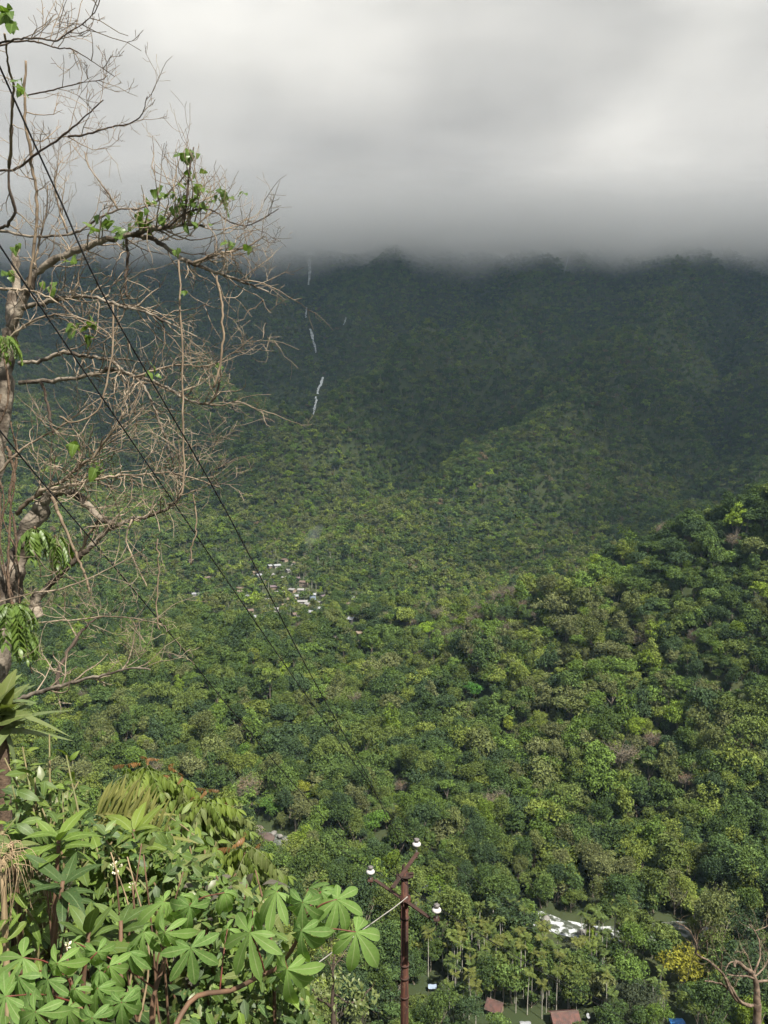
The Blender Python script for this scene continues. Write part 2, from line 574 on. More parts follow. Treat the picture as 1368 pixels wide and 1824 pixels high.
SPECIES = {}     # kind -> list of (crown V, Q, shade, trunk V, F)
def species(kind, count, seed, lobes, per_lobe, rad, hgt, leaf, base_h, trunk_r=0.28, **kw):
    out = []
    for i in range(count):
        rng = np.random.default_rng(seed + i * 31)
        lv, lq, ls = crown_geometry(rng, lobes, per_lobe, rad * rng.uniform(0.9, 1.1), hgt * rng.uniform(0.85, 1.2), leaf, base_h, **kw)
        g = Geo()
        bend = rng.normal(size=2) * 0.5
        path = [(0, 0, -4), (0, 0, 0), (bend[0] * 0.5, bend[1] * 0.5, base_h * 0.6), (bend[0], bend[1], base_h + hgt * 0.35)]
        v, f = tube(path, [trunk_r * 1.3, trunk_r, trunk_r * 0.75, trunk_r * 0.35], 5); g.add(v, f)
        for k in range(4):
            a = rng.uniform(0, 6.28); r = rad * rng.uniform(0.4, 0.65)
            v, f = tube([(bend[0] * .6, bend[1] * .6, base_h * 0.75), (r * .5 * math.cos(a), r * .5 * math.sin(a), base_h + hgt * 0.15), (r * math.cos(a), r * math.sin(a), base_h + hgt * 0.45)],
                        [trunk_r * 0.5, trunk_r * 0.35, trunk_r * 0.12], 4); g.add(v, f)
        out.append((lv, lq, ls, np.concatenate(g.V), g.F))
    SPECIES[kind] = out


species('round', 8, 100, 64, 34, 6.0, 8.6, 0.50, 2.6, flat=0.9)
species('tall', 4, 200, 60, 34, 4.6, 12.0, 0.48, 3.0, flat=1.05)
species('wide', 4, 300, 64, 34, 7.0, 6.6, 0.50, 4.6, flat=0.65)
species('feathery', 3, 400, 64, 46, 5.0, 11.5, 0.32, 2.5, flat=1.15, jitter=0.6)
species('small', 3, 500, 30, 34, 3.7, 5.0, 0.44, 1.0, trunk_r=0.16, flat=0.9)
species('leggy', 2, 600, 26, 34, 3.9, 5.0, 0.50, 10.0, trunk_r=0.2, flat=0.7)


FAR = {}
def far_species(kind, count, seed, lobes, per_lobe, rad, hgt, leaf, base_h, **kw):
    out = []
    for i in range(count):
        rng = np.random.default_rng(seed + i * 31)
        lv, lq, ls = crown_geometry(rng, lobes, per_lobe, rad * rng.uniform(0.9, 1.1), hgt * rng.uniform(0.85, 1.2), leaf, base_h, **kw)
        v, f = tube([(0, 0, -3), (0, 0, base_h + hgt * 0.4)], [0.3, 0.15], 4)
        out.append((lv, lq, ls, v, f))
    FAR[kind] = out


far_species('round', 5, 1100, 24, 16, 5.9, 8.2, 0.85, 2.6, flat=0.9, jitter=0.25)
far_species('tall', 3, 1200, 24, 16, 4.5, 11.0, 0.8, 3.0, flat=1.05, jitter=0.25)
far_species('wide', 3, 1300, 24, 16, 6.9, 6.4, 0.85, 4.6, flat=0.7, jitter=0.25)


def dry_geometry(rng, rad, hgt, base_h):
    """Nearly leafless tree: many fine twigs and few leaves."""
    g = Geo()
    v, f = tube([(0, 0, -3), (0, 0, base_h * .6), (rng.normal() * .4, rng.normal() * .4, base_h + hgt * .7)], [0.26, 0.2, 0.05], 5); g.add(v, f)
    for k in range(60):
        a = rng.uniform(0, 6.28); u = rng.uniform(0.05, 0.95); r = rad * math.sqrt(1 - (u - .4) ** 2) * rng.uniform(.6, 1)
        s = np.array([0, 0, base_h + hgt * u * .5])
        e = np.array([r * math.cos(a), r * math.sin(a), base_h + hgt * (u * .8 + .25)])
        m1 = (s + e) / 2 + rng.normal(size=3) * .4
        v, f = tube([s, m1, e], [.09, .06, .02], 3, False); g.add(v, f)
        for j in range(4):
            t = rng.uniform(.35, .95); p0 = m1 * (1 - t) + e * t
            p1 = p0 + rng.normal(size=3) * 1.0 + np.array([0, 0, .6])
            v, f = tube([p0, p1], [.04, .015], 3, False); g.add(v, f)
    lv, lq, ls = crown_geometry(rng, 22, 18, rad, hgt, 0.34, base_h, flat=.9, jitter=0.9)
    return lv, lq, ls, np.concatenate(g.V), g.F


SPECIES['dry'] = [dry_geometry(np.random.default_rng(700 + i), 4.4, 5.5, 5.5) for i in range(2)]


def palm_geometry(rng, h):
    """Areca palm: thin straight ringed stem, small head of arching fronds with separate leaflets."""
    g = Geo()
    lean = rng.normal(size=2) * 0.35
    zz = np.linspace(-2, h, 7)
    path = np.stack([lean[0] * (zz / h) ** 2, lean[1] * (zz / h) ** 2, zz], 1)
    v, f = tube(path, np.linspace(0.15, 0.10, 7), 6); g.add(v, f)
    top = path[-1]
    v, f = tube([top, top + (0, 0, 0.9)], [0.13, 0.07], 6); g.add(v, f)     # green crown shaft
    Vs = []; Sh = []
    nf = 12
    for k in range(nf):
        a = k * 2.4 + rng.normal() * .2; L = rng.uniform(1.7, 2.5); up = rng.uniform(0.3, 1.9)
        dirh = np.array([math.cos(a), math.sin(a), 0]); side = np.array([-math.sin(a), math.cos(a), 0])
        sh = rng.uniform(.8, 1.2)
        for j in range(9):
            t = (j + .8) / 9.0
            p = top + (0, 0, 0.8) + dirh * L * t * .9 + np.array([0, 0, up * 1.5 * t - (1.9 + 0.5 * (1.1 - up)) * t * t])
            ll = 0.75 * math.sin(math.pi * (0.15 + 0.8 * t)) + .15
            for sgn in (-1, 1):
                tip = p + side * sgn * ll * .75 + dirh * ll * .35 - np.array([0, 0, ll * .45])
                wv = dirh * .11
                Vs.append(np.stack([p - wv, p + wv, tip + wv * .6, tip - wv * .6])); Sh.append(sh)
    V = np.concatenate(Vs)
    return V, np.arange(len(V)).reshape(-1, 4), np.array(Sh), np.concatenate(g.V), g.F


SPECIES['palm'] = [palm_geometry(np.random.default_rng(800 + i), 9.5 + i * 1.3) for i in range(4)]

PROTO = {}       # meshes of the single trees: kind -> [(crown mesh, trunk mesh)]
for kd, lst in SPECIES.items():
    tb = M['palm_bark'] if kd == 'palm' else M['bark']
    PROTO[kd] = [(make_mesh(kd + '_crown', lv, lq, [M['forest_obj']], False, shade=ls), make_mesh(kd + '_trunk', tv, tf, [tb], True))
                 for (lv, lq, ls, tv, tf) in lst]

# ---------------------------------------------------------------- forest planting
HOUSE_PX = []    # filled below before planting
GREENS = np.array([(0.060, 0.082, 0.024), (0.046, 0.072, 0.022), (0.034, 0.056, 0.020), (0.028, 0.046, 0.022),
                   (0.064, 0.078, 0.030), (0.082, 0.106, 0.026), (0.058, 0.092, 0.022), (0.070, 0.080, 0.036)])
LIME = np.array([(0.150, 0.210, 0.030), (0.120, 0.175, 0.028)])
GREENS = GREENS * np.array([1.60, 1.56, 1.40])
DRY = np.array([(0.120, 0.102, 0.062), (0.108, 0.098, 0.058), (0.128, 0.096, 0.060)])

# ---------------------------------------------------------------- cloud deck, mist cap and haze
def cloud_deck():
    nx, ny = 140, 90
    s = np.linspace(-1, 1, nx); t = np.linspace(0, 1, ny) ** 1.5
    S, T = np.meshgrid(s, t, indexing='ij')
    X = S * 7500
    Y = 240 + 160 * fbm(X / 500, X * 0, 61, 3) + T * 8000
    edge = np.minimum(sstep(0, 0.03, T) * sstep(1, 0.97, T), sstep(1, 0.97, np.abs(S)))
    thick = 30 + 170 * edge
    bot = 1010 + 24 * fbm(X / 520, Y / 1500, 71, 3)
    bot = np.maximum(bot, 940) + (1 - edge) * 60
    top = bot + thick * (0.8 + 0.4 * fbm(X / 300, Y / 300, 81, 3)) * np.where(edge > 0, 1, 0.02)
    n = nx * ny
    ii = np.arange(n).reshape(nx, ny)
    qb = np.stack([ii[:-1, :-1], ii[:-1, 1:], ii[1:, 1:], ii[1:, :-1]], -1).reshape(-1, 4)
    qt = qb[:, ::-1] + n
    loop = np.concatenate([ii[0, :], ii[1:, -1], ii[-1, -2::-1], ii[-2:0:-1, 0]])
    nxt = np.roll(loop, -1)
    qs = np.stack([loop, nxt, nxt + n, loop + n], -1)
    V = np.concatenate([np.stack([X, Y, bot], -1).reshape(-1, 3), np.stack([X, Y, top], -1).reshape(-1, 3)])
    m, nt, out = new_mat('cloud_vapour')
    tc = nd(nt, 'ShaderNodeTexCoord')
    mp = nd(nt, 'ShaderNodeMapping'); mp.inputs['Scale'].default_value = (0.0013, 0.00042, 0.001)
    no = nd(nt, 'ShaderNodeTexNoise'); no.inputs['Scale'].default_value = 1.0; no.inputs['Detail'].default_value = 4.0; no.inputs['Roughness'].default_value = 0.42
    no.inputs['Distortion'].default_value = 0.5
    mp.inputs['Location'].default_value = (0.35, 0.2, 0.0)
    nt.links.new(tc.outputs['Object'], mp.inputs['Vector']); nt.links.new(mp.outputs[0], no.inputs['Vector'])
    spt = nd(nt, 'ShaderNodeVectorMath', operation='DISTANCE')
    nt.links.new(tc.outputs['Object'], spt.inputs[0]); spt.inputs[1].default_value = (-190, 1990, 1010)
    dens = math_n(nt, 'ADD', ramp(nt, no.outputs['Fac'], 0.30, 0.72), ramp(nt, spt.outputs['Value'], 0, 750, -1.0, 0.15))
    dens = math_n(nt, 'MAXIMUM', dens, 0.0)
    tr = nd(nt, 'ShaderNodeBsdfTranslucent'); df = nd(nt, 'ShaderNodeBsdfDiffuse')
    nt.links.new(mixrgb(nt, (0.66, 0.66, 0.655), (0.42, 0.423, 0.427), dens), tr.inputs['Color'])
    df.inputs['Color'].default_value = (0.7, 0.7, 0.7, 1)
    mx = nd(nt, 'ShaderNodeMixShader'); mx.inputs[0].default_value = 0.30
    nt.links.new(tr.outputs[0], mx.inputs[1]); nt.links.new(df.outputs[0], mx.inputs[2])
    # the deck breaks up towards its near edge
    sp = nd(nt, 'ShaderNodeSeparateXYZ'); nt.links.new(tc.outputs['Object'], sp.inputs[0])
    n2 = nd(nt, 'ShaderNodeTexNoise'); n2.inputs['Scale'].default_value = 0.0024; n2.inputs['Detail'].default_value = 3.0
    nt.links.new(tc.outputs['Object'], n2.inputs['Vector'])
    yy_ = math_n(nt, 'ADD', sp.outputs[1], math_n(nt, 'MULTIPLY', ramp(nt, sp.outputs[0], -400, 1200, -700, 900), 0.6))
    cov = math_n(nt, 'ADD', ramp(nt, yy_, 240, 1400, 0.0, 0.74), math_n(nt, 'MULTIPLY', math_n(nt, 'SUBTRACT', n2.outputs['Fac'], 0.5), ramp(nt, sp.outputs[1], 1500, 2000, 1.5, 0.25)))
    cov = math_n(nt, 'ADD', cov, ramp(nt, sp.outputs[1], 1600, 2100, 0.0, 0.14))
    tp = nd(nt, 'ShaderNodeBsdfTransparent')
    mx2 = nd(nt, 'ShaderNodeMixShader')
    nt.links.new(ramp(nt, cov, 0.0, 0.93, 0.0, 0.93), mx2.inputs[0])
    nt.links.new(tp.outputs[0], mx2.inputs[1]); nt.links.new(mx.outputs[0], mx2.inputs[2])
    nt.links.new(mx2.outputs[0], out.inputs['Surface'])
    o = link('cloud', make_mesh('cloud', V, np.concatenate([qb, qt, qs]), [m], smooth=True))
    tag(o, 'grey cloud deck hanging over the mountain', None, None, 'stuff')


cloud_deck()


def volume_box(name, lo, hi, mat):
    lo = np.array(lo, float); hi = np.array(hi, float)
    v, f = box_geo(*((lo + hi) / 2), *(hi - lo))
    return link(name, make_mesh(name, v, f, [mat]))


m, nt, out = new_mat('haze_air')
pv = nd(nt, 'ShaderNodeVolumePrincipled')
pv.inputs['Color'].default_value = (0.52, 0.76, 1.0, 1)
pv.inputs['Density'].default_value = 0.000036
pv.inputs['Anisotropy'].default_value = 0.1
nt.links.new(pv.outputs[0], out.inputs['Volume'])
hz = volume_box('haze', (-3300, -80, -225), (3300, 3700, 930), m)
tag(hz, 'thin blue haze filling the valley', None, None, 'stuff')

m, nt, out = new_mat('mist_vapour')
pv = nd(nt, 'ShaderNodeVolumePrincipled')
pv.inputs['Color'].default_value = (0.99, 0.99, 0.99, 1)
pv.inputs['Anisotropy'].default_value = 0.0
tc = nd(nt, 'ShaderNodeTexCoord')
sp = nd(nt, 'ShaderNodeSeparateXYZ'); nt.links.new(tc.outputs['Object'], sp.inputs[0])
no = nd(nt, 'ShaderNodeTexNoise'); no.inputs['Scale'].default_value = 0.0034; no.inputs['Detail'].default_value = 4.0
nt.links.new(tc.outputs['Object'], no.inputs['Vector'])
zz = math_n(nt, 'ADD', sp.outputs[2], math_n(nt, 'MULTIPLY', math_n(nt, 'SUBTRACT', no.outputs['Fac'], 0.5), 150.0))
up = ramp(nt, zz, 515, 645)
dens = math_n(nt, 'MULTIPLY', math_n(nt, 'POWER', up, 2.0), 0.014)
dens = math_n(nt, 'MULTIPLY', dens, ramp(nt, sp.outputs[1], 2260, 2650))
dens = math_n(nt, 'MULTIPLY', dens, ramp(nt, sp.outputs[2], 700, 850, 1.0, 0.0))
nt.links.new(dens, pv.inputs['Density'])
nt.links.new(pv.outputs[0], out.inputs['Volume'])
mist = volume_box('mist', (-2450, 2150, 470), (2450, 3480, 912), m)
tag(mist, 'cloud base wrapped round the mountain top', None, None, 'stuff')
m.cycles.volume_step_rate = 0.4

# ---------------------------------------------------------------- houses
def paint(name, c, c2=None, rough=0.8, scale=0.6):
    if name not in M:
        M[name] = simple_mat(name, c, c2, scale, rough)
    return M[name]


paint('white_wall', (0.28, 0.27, 0.25), (0.20, 0.19, 0.17)); paint('blue_wall', (0.25, 0.31, 0.40), (0.2, 0.25, 0.32))
paint('mud_wall', (0.30, 0.24, 0.18), (0.22, 0.17, 0.13)); paint('wood_wall', (0.22, 0.16, 0.11), (0.13, 0.10, 0.07))
paint('rust_roof', (0.125, 0.060, 0.048), (0.070, 0.044, 0.038)); paint('brown_roof', (0.15, 0.105, 0.085), (0.10, 0.075, 0.06))
paint('grey_roof', (0.25, 0.24, 0.235), (0.17, 0.165, 0.16)); paint('white_roof', (0.28, 0.29, 0.30), (0.19, 0.195, 0.205))
paint('mauve_roof', (0.15, 0.11, 0.12), (0.11, 0.085, 0.095)); paint('thatch_roof', (0.20, 0.16, 0.11), (0.14, 0.11, 0.08))
paint('blue_sheet', (0.03, 0.17, 0.46), (0.025, 0.12, 0.34), 0.5); paint('dark_opening', (0.02, 0.02, 0.02)); paint('red_trim', (0.24, 0.05, 0.035), (0.16, 0.04, 0.03))

TARGETS = []      # (px0, px1, py0, py1, depth): things the picture shows, trees that would hide them are not planted


def prism_roof(w, dp, z0, rise, over, thick=0.18):
    """Gable roof with its ridge along X: two slabs, returns one V,F per slope."""
    out = []
    hw = w / 2 + over; hd = dp / 2 + over
    for sgn in (-1, 1):
        e = np.array([0, sgn * hd, z0 - over * rise / (dp / 2)]); r = np.array([0, 0, z0 + rise])
        V = []
        for x in (-hw, hw):
            for q in (e, r):
                for dz in (0, thick):
                    V.append((x, q[1] + (0.012 * sgn if q is r else 0), q[2] + dz))
        Fc = [(0, 1, 3, 2), (4, 6, 7, 5), (0, 4, 5, 1), (2, 3, 7, 6), (0, 2, 6, 4), (1, 5, 7, 3)]
        out.append((np.array(V), Fc))
    return out


def house(px, py, wpx, label, roof='brown_roof', wall='white_wall', dp=6.0, wall_h=2.6, rise=1.3, storeys=1, rot=0.0, dmin=240.0, clear=1.0, name='village_house', group='houses of the hillside village', windows=2):
    p = ground_hit(px, py, dmin)
    d = float(p @ FWD)
    w = max(3.0, wpx * d / F)
    t = thing(name, label, 'house', p, group)
    t.rotation_euler = (0, 0, rot)
    wh = wall_h * storeys
    g = Geo(); v, f = box_geo(0, 0, wh / 2 - 1.5, w, dp, wh + 3.0); g.add(v, f)
    gv = np.array([(x, y, z) for x in (-w / 2, w / 2) for (y, z) in ((-dp / 2, wh), (dp / 2, wh), (0, wh + rise - 0.02))])
    g.add(gv, [(0, 2, 1), (3, 4, 5), (0, 3, 5, 2), (1, 2, 5, 4)])
    link('wall', g.mesh('house_wall', [M[wall]]), t)
    for (v, f) in prism_roof(w, dp, wh, rise, 0.6):
        link('roof', make_mesh('roof_slope', v, f, [M[roof]]), t)
    for s in range(storeys):
        for k in range(windows):
            x = w * ((k + 0.5) / windows - 0.5) + (0.5 if k == 0 else 0)
            v, f = box_geo(x, -dp / 2 - 0.02, 1.5 + s * wall_h, 0.9, 0.12, 0.9)
            link('window', make_mesh('house_window', v, f, [M['dark_opening']]), t)
    v, f = box_geo(w * 0.06, -dp / 2 - 0.03, 1.0, 0.9, 0.14, 2.0)
    link('door', make_mesh('house_door', v, f, [M['dark_opening'] if wall != 'wood_wall' else M['thatch_roof']]), t)
    hp = (wh + rise) * F / d
    TARGETS.append((px - wpx * 0.42 * clear, px + wpx * 0.42 * clear, py - hp * 1.0, py - hp * 0.3, d))
    return t


HS = [  # px, py, width px, label, roof, wall, options
    (349, 1062, 15, 'lone white house left of the village among dark trees', 'white_roof', 'white_wall', {}),
    (340, 1001, 10, 'pale brown hut at the upper left fringe of the village', 'thatch_roof', 'mud_wall', {}),
    (369, 1033, 11, 'brown-roofed hut on a bare patch left of the village', 'brown_roof', 'mud_wall', {}),
    (461, 1032, 11, 'bright white box house at the top left of the village', 'white_roof', 'white_wall', dict(storeys=2)),
    (455, 1023, 11, 'tan thatched hut just above the white box house', 'thatch_roof', 'mud_wall', {}),
    (493, 1011, 15, 'white-roofed house highest in the middle of the village', 'white_roof', 'white_wall', {}),
    (507, 1000, 13, 'brown hut above the highest white roof of the village', 'brown_roof', 'mud_wall', {}),
    (504, 1033, 12, 'low grey house with a white gable under the highest roofs', 'grey_roof', 'white_wall', {}),
    (483, 1028, 10, 'small grey-roofed hut beside the black power line', 'grey_roof', 'mud_wall', {}),
    (488, 1049, 15, 'house with a mauve metal roof in the middle of the village', 'mauve_roof', 'wood_wall', {}),
    (491, 1060, 9, 'small white-walled hut below the mauve roof', 'grey_roof', 'white_wall', {}),
    (521, 1054, 14, 'grey-roofed house in the centre row of the village', 'grey_roof', 'mud_wall', {}),
    (536, 1055, 13, 'dark-windowed grey house next to the tall brown house', 'grey_roof', 'white_wall', {}),
    (541, 1045, 16, 'tall brown house above the centre row of the village', 'brown_roof', 'mud_wall', dict(storeys=2)),
    (539, 1076, 20, 'long white-walled house with dark openings in the village', 'grey_roof', 'white_wall', dict(windows=4)),
    (557, 1067, 13, 'white and blue-grey house at the right of the village', 'white_roof', 'blue_wall', dict(storeys=2)),
    (568, 1078, 10, 'pale hut at the right end of the village row', 'grey_roof', 'white_wall', {}),
    (516, 1072, 9, 'small cream hut left of the long white house', 'thatch_roof', 'white_wall', {}),
    (554, 1094, 11, 'small bright white shed below the village houses', 'white_roof', 'white_wall', {}),
    (527, 1098, 17, 'pinkish-roofed white house lowest in the village', 'brown_roof', 'white_wall', dict(windows=3)),
    (491, 1089, 11, 'white hut beside the power line low in the village', 'grey_roof', 'white_wall', {}),
    (456, 1103, 12, 'white house at the lower left edge of the village', 'white_roof', 'white_wall', {}),
    (446, 1092, 10, 'pink-roofed shed above the lower left white house', 'brown_roof', 'mud_wall', {}),
    (443, 1066, 10, 'pale blue house left of the village by the palms', 'white_roof', 'blue_wall', {}),
    (428, 1052, 14, 'reddish-tan house on bare ground left of the palms', 'brown_roof', 'mud_wall', {}),
    (626, 1108, 13, 'white house standing alone right of the village', 'white_roof', 'white_wall', {}),
    (633, 1070, 7, 'tiny white hut between the trees right of the village', 'white_roof', 'white_wall', {}),
    (638, 1138, 11, 'two-storey wooden lookout house below the village', 'thatch_roof', 'wood_wall', dict(storeys=2)),
    (597, 1142, 12, 'dark wooden hut hidden under trees below the village', 'mauve_roof', 'wood_wall', {}),
]
_vr = np.random.default_rng(4242)
for (a_, b_, wh_) in [(470, 1040, 'left of the mauve roof'), (512, 1020, 'between the highest white roofs'), (530, 1034, 'above the tall brown house'), (548, 1055, 'right of the tall brown house'), (575, 1066, 'at the right fringe of the village'),
                      (505, 1060, 'under the centre row'), (528, 1066, 'above the long white house'), (548, 1080, 'below the long white house'), (505, 1082, 'left of the pinkish-roofed house'), (475, 1066, 'between the power line and the pale blue house'),
                      (480, 1012, 'left of the highest white roof'), (520, 1006, 'right of the highest brown hut'), (468, 1090, 'low beside the power line'), (572, 1088, 'at the lower right of the village'), (620, 1080, 'below the tiny white hut'), (436, 1036, 'far left among palms')]:
    _r = ('grey_roof', 'brown_roof', 'thatch_roof', 'white_roof', 'mauve_roof')[_vr.integers(5)]
    HS.append((a_, b_, float(_vr.uniform(6, 11)), '%s-roofed little hut %s' % (_r.split('_')[0], wh_), _r, ('white_wall', 'mud_wall', 'wood_wall')[_vr.integers(3)], {}))
for i, (px, py, w_, lb, rf, wl, kw) in enumerate(HS):
    house(px, py, w_ * 0.8, lb, rf, wl, rot=random.uniform(-0.8, 0.8), dmin=600.0, **kw)

# houses in the palm grove below the viewer
def grove_house(px, py, w, dp, rot, label, trim=True, wall='wood_wall'):
    p = ground_hit(px, py, 200.0, 600.0, 0.5)
    t = thing('grove_house', label, 'house', p, 'houses in the palm grove')
    t.rotation_euler = (0, 0, rot)
    wh, rise = 2.6, 1.7
    g = Geo(); v, f = box_geo(0, 0, wh / 2 - 1, w, dp, wh + 2); g.add(v, f)
    gv = np.array([(x, y, z) for x in (-w / 2, w / 2) for (y, z) in ((-dp / 2, wh), (dp / 2, wh), (0, wh + rise - 0.05))])
    g.add(gv, [(0, 2, 1), (3, 4, 5), (0, 3, 5, 2), (1, 2, 5, 4)])
    link('wall', g.mesh('grove_wall', [M[wall]]), t)
    for si, (v, f) in enumerate(prism_roof(w, dp, wh, rise, 0.8, 0.06)):
        r = link('roof', make_mesh('roof_slope', v, f, [M['rust_roof']]), t)
        n = int(w / 0.55)
        sg = -1 if si == 0 else 1
        slope = rise / (dp / 2)
        for k in range(n):                          # standing ribs of the metal sheets
            x = -w / 2 - 0.7 + (w + 1.4) * (k + 0.5) / n
            pth = [(x, sg * (dp / 2 + 0.78), wh - 0.78 * slope + 0.07), (x, sg * 0.05, wh + rise + 0.02)]
            v2, f2 = tube(pth, [0.045, 0.045], 4)
            link('roof_rib', make_mesh('roof_rib', v2, f2, [M['rust_roof']]), r)
    v, f = tube([(-w / 2 - 0.8, 0, wh + rise + 0.1), (w / 2 + 0.8, 0, wh + rise + 0.1)], [0.14, 0.14], 6)
    link('ridge_cap', make_mesh('ridge_cap', v, f, [M['brown_roof']]), t)
    if trim:
        v, f = box_geo(0, -dp / 2 - 0.86, wh - 0.95, w + 1.6, 0.1, 0.55)
        link('eaves_board', make_mesh('eaves_board', v, f, [M['red_trim']]), t)
    v, f = box_geo(0.5, -dp / 2 - 0.05, 1.0, 0.9, 0.1, 2.0)
    link('door', make_mesh('door', v, f, [M['dark_opening']]), t)
    for x in (-w * 0.3, w * 0.32):
        v, f = box_geo(x, -dp / 2 - 0.05, 1.4, 1.0, 0.1, 1.0)
        link('window', make_mesh('window', v, f, [M['dark_opening']]), t)
    qx, qy, d = project(p)
    TARGETS.append((px - 24, px + 24, py - 38, py - 6, d))


grove_house(1005, 1824, 8.0, 6.0, 0.10, 'house with a rusty brown sheet-metal roof and red eaves among palms')
grove_house(882, 1804, 4.4, 4.4, -0.5, 'smaller rusty-roofed house half hidden left of the larger one', trim=False)
TARGETS.append((1032, 1062, 1808, 1824, 300)); TARGETS.append((1190, 1220, 1812, 1824, 300)); TARGETS.append((755, 790, 1745, 1768, 300)); TARGETS.append((918, 950, 1815, 1824, 300))
# visible stretches of the river and the falls
for b in ((950, 962, 1632, 1645), (984, 1000, 1638, 1660), (1004, 1030, 1648, 1668), (1082, 1088, 1650, 1660), (1172, 1180, 1640, 1648), (1206, 1226, 1642, 1660), (450, 512, 1478, 1500)):
    TARGETS.append((*b, 430.0))


# ---------------------------------------------------------------- forest planting
pts = []
for y0, y1, sp in ((172, 420, 6.4), (420, 760, 7.0), (760, 1100, 7.4), (1100, 1700, 8.6), (1700, 2850, 9.9)):
    ys_ = np.arange(y0, y1, sp)
    for yy in ys_:
        half = 0.60 * yy + 30
        xs_ = np.arange(-half, half, sp)
        jx = xs_ + RNG.uniform(-0.48, 0.48, len(xs_)) * sp
        jy = yy + RNG.uniform(-0.48, 0.48, len(xs_)) * sp
        pts.append(np.stack([jx, jy], 1))
for yy in np.arange(200, 720, 7.6):            # understorey
    half = 0.58 * yy + 20
    xs_ = np.arange(-half, half, 7.6)
    pts.append(np.stack([xs_ + RNG.uniform(-3.4, 3.4, len(xs_)), yy + RNG.uniform(-3.4, 3.4, len(xs_))], 1))
n_tall = sum(len(q) for q in pts) - sum(len(np.arange(-(0.58 * yy + 20), 0.58 * yy + 20, 7.6)) for yy in np.arange(200, 720, 7.6))
n_main = sum(len(q) for q in pts)
gxx, gyy = np.meshgrid(np.arange(5, 140, 4.1), np.arange(245, 335, 4.1))
gxx = gxx.ravel(); gyy = gyy.ravel()
pts.append(np.stack([gxx + RNG.uniform(-1.7, 1.7, len(gxx)), gyy + RNG.uniform(-1.7, 1.7, len(gyy))], 1))
pts = np.concatenate(pts)
extra_palm = np.arange(len(pts)) >= n_main
under = (np.arange(len(pts)) >= n_tall) & ~extra_palm
tx, ty = pts[:, 0], pts[:, 1]
tz = H(tx, ty)
N = len(tx)
rv = river_dist(tx, ty)
px_, py_, dd_ = project(np.stack([tx, ty, tz], 1))
KINDS = ['round', 'tall', 'wide', 'feathery', 'small', 'leggy', 'dry', 'palm']
KH = dict(round=11.5, tall=15.5, wide=11.5, feathery=14.0, small=6.2, leggy=15.0, dry=11.5, palm=12.0)   # top of the tree
KR = dict(round=5.6, tall=4.3, wide=6.6, feathery=4.8, small=3.4, leggy=3.8, dry=4.4, palm=2.4)
rz = fbm(tx / 45.0, ty / 45.0, 91, 3)
u = RNG.random(N)
kind = np.zeros(N, int)
cum = np.cumsum([0.39, 0.16, 0.16, 0.12, 0.13, 0.025, 0.015])
kind = np.searchsorted(cum, u * 0.9999)
# drier growth on the left shoulder of the spur, feathery trees low by the river
dryz = np.exp(-(((px_ - 860) / 110) ** 2 + ((py_ - 1150) / 60) ** 2)) * (dd_ < 800)
kind = np.where((RNG.random(N) < dryz * 0.28), 6, kind)
feat = ((ty < 430) & (px_ < 900) & (px_ > 480)) | ((ty < 420) & (px_ > 900) & (rv < 40))
kind = np.where(feat & (RNG.random(N) < 0.5), 3, kind)
grove = (px_ > 740) & (px_ < 1275) & (py_ > 1668) & (py_ < 1835) & (ty < rv * 0 + 330)
kind = np.where(grove & (RNG.random(N) < 0.35), 4, kind)
kind = np.where(grove & extra_palm, 7, kind)
thin = extra_palm & ~grove
vill = (np.abs(px_ - 490) < 110) & (np.abs(py_ - 1055) < 75) & (dd_ > 700) & (dd_ < 1300)
kind = np.where(vill & (RNG.random(N) < 0.62), np.where(RNG.random(N) < 0.4, 7, 4), kind)
kind = np.where((kind == 7) & ~(grove | vill), 0, kind)
sc = RNG.lognormal(0.0, 0.24, N) * np.interp(ty, [200, 320, 640, 760, 1000, 1600], [1.02, 1.16, 1.24, 0.98, 1.0, 1.28]) * np.where(kind == 7, 1.0, 1.02)
kind = np.where(under, 4, kind)
sc = np.clip(sc, 0.6, 2.1) * np.where(under, 0.85, 1.0)
sc = np.where(kind == 7, np.clip(sc, 0.85, 1.2), sc)
sc = sc * np.where((dd_ > 1500), 0.92, 1.0)
sc = sc * np.where((ty < 245) & (kind != 7), 0.62, 1.0)
gap = fbm(tx / 28.0, ty / 28.0, 55, 2)
keep = (gap > -0.62) | (RNG.random(N) < 0.6)
keep &= ~(grove & ~extra_palm & (RNG.random(N) < 0.30))
keep &= (rv > 6.5) & ~thin & ~(extra_palm & (gap < -0.15))
keep &= ~((ty < 242) & (H(tx, ty + 6) < -0.80 * (ty)) & (tz + 14 * sc > -0.755 * ty))
hk = np.array([KH[k] for k in KINDS])[kind] * sc
rk = np.array([KR[k] for k in KINDS])[kind] * sc
# drop trees in front of what must stay in view
tpx, tpy, _ = project(np.stack([tx, ty, tz + hk], 1))
mpx, mpy, _ = project(np.stack([tx, ty, tz + hk * 0.3], 1))
rp = rk * F / dd_ * 0.55
for (a0, a1, b0, b1, dt) in TARGETS:
    hit = (tpx + rp > a0) & (tpx - rp < a1) & (tpy < b1) & (py_ > b0) & (dd_ < dt + 4)
    keep &= ~hit
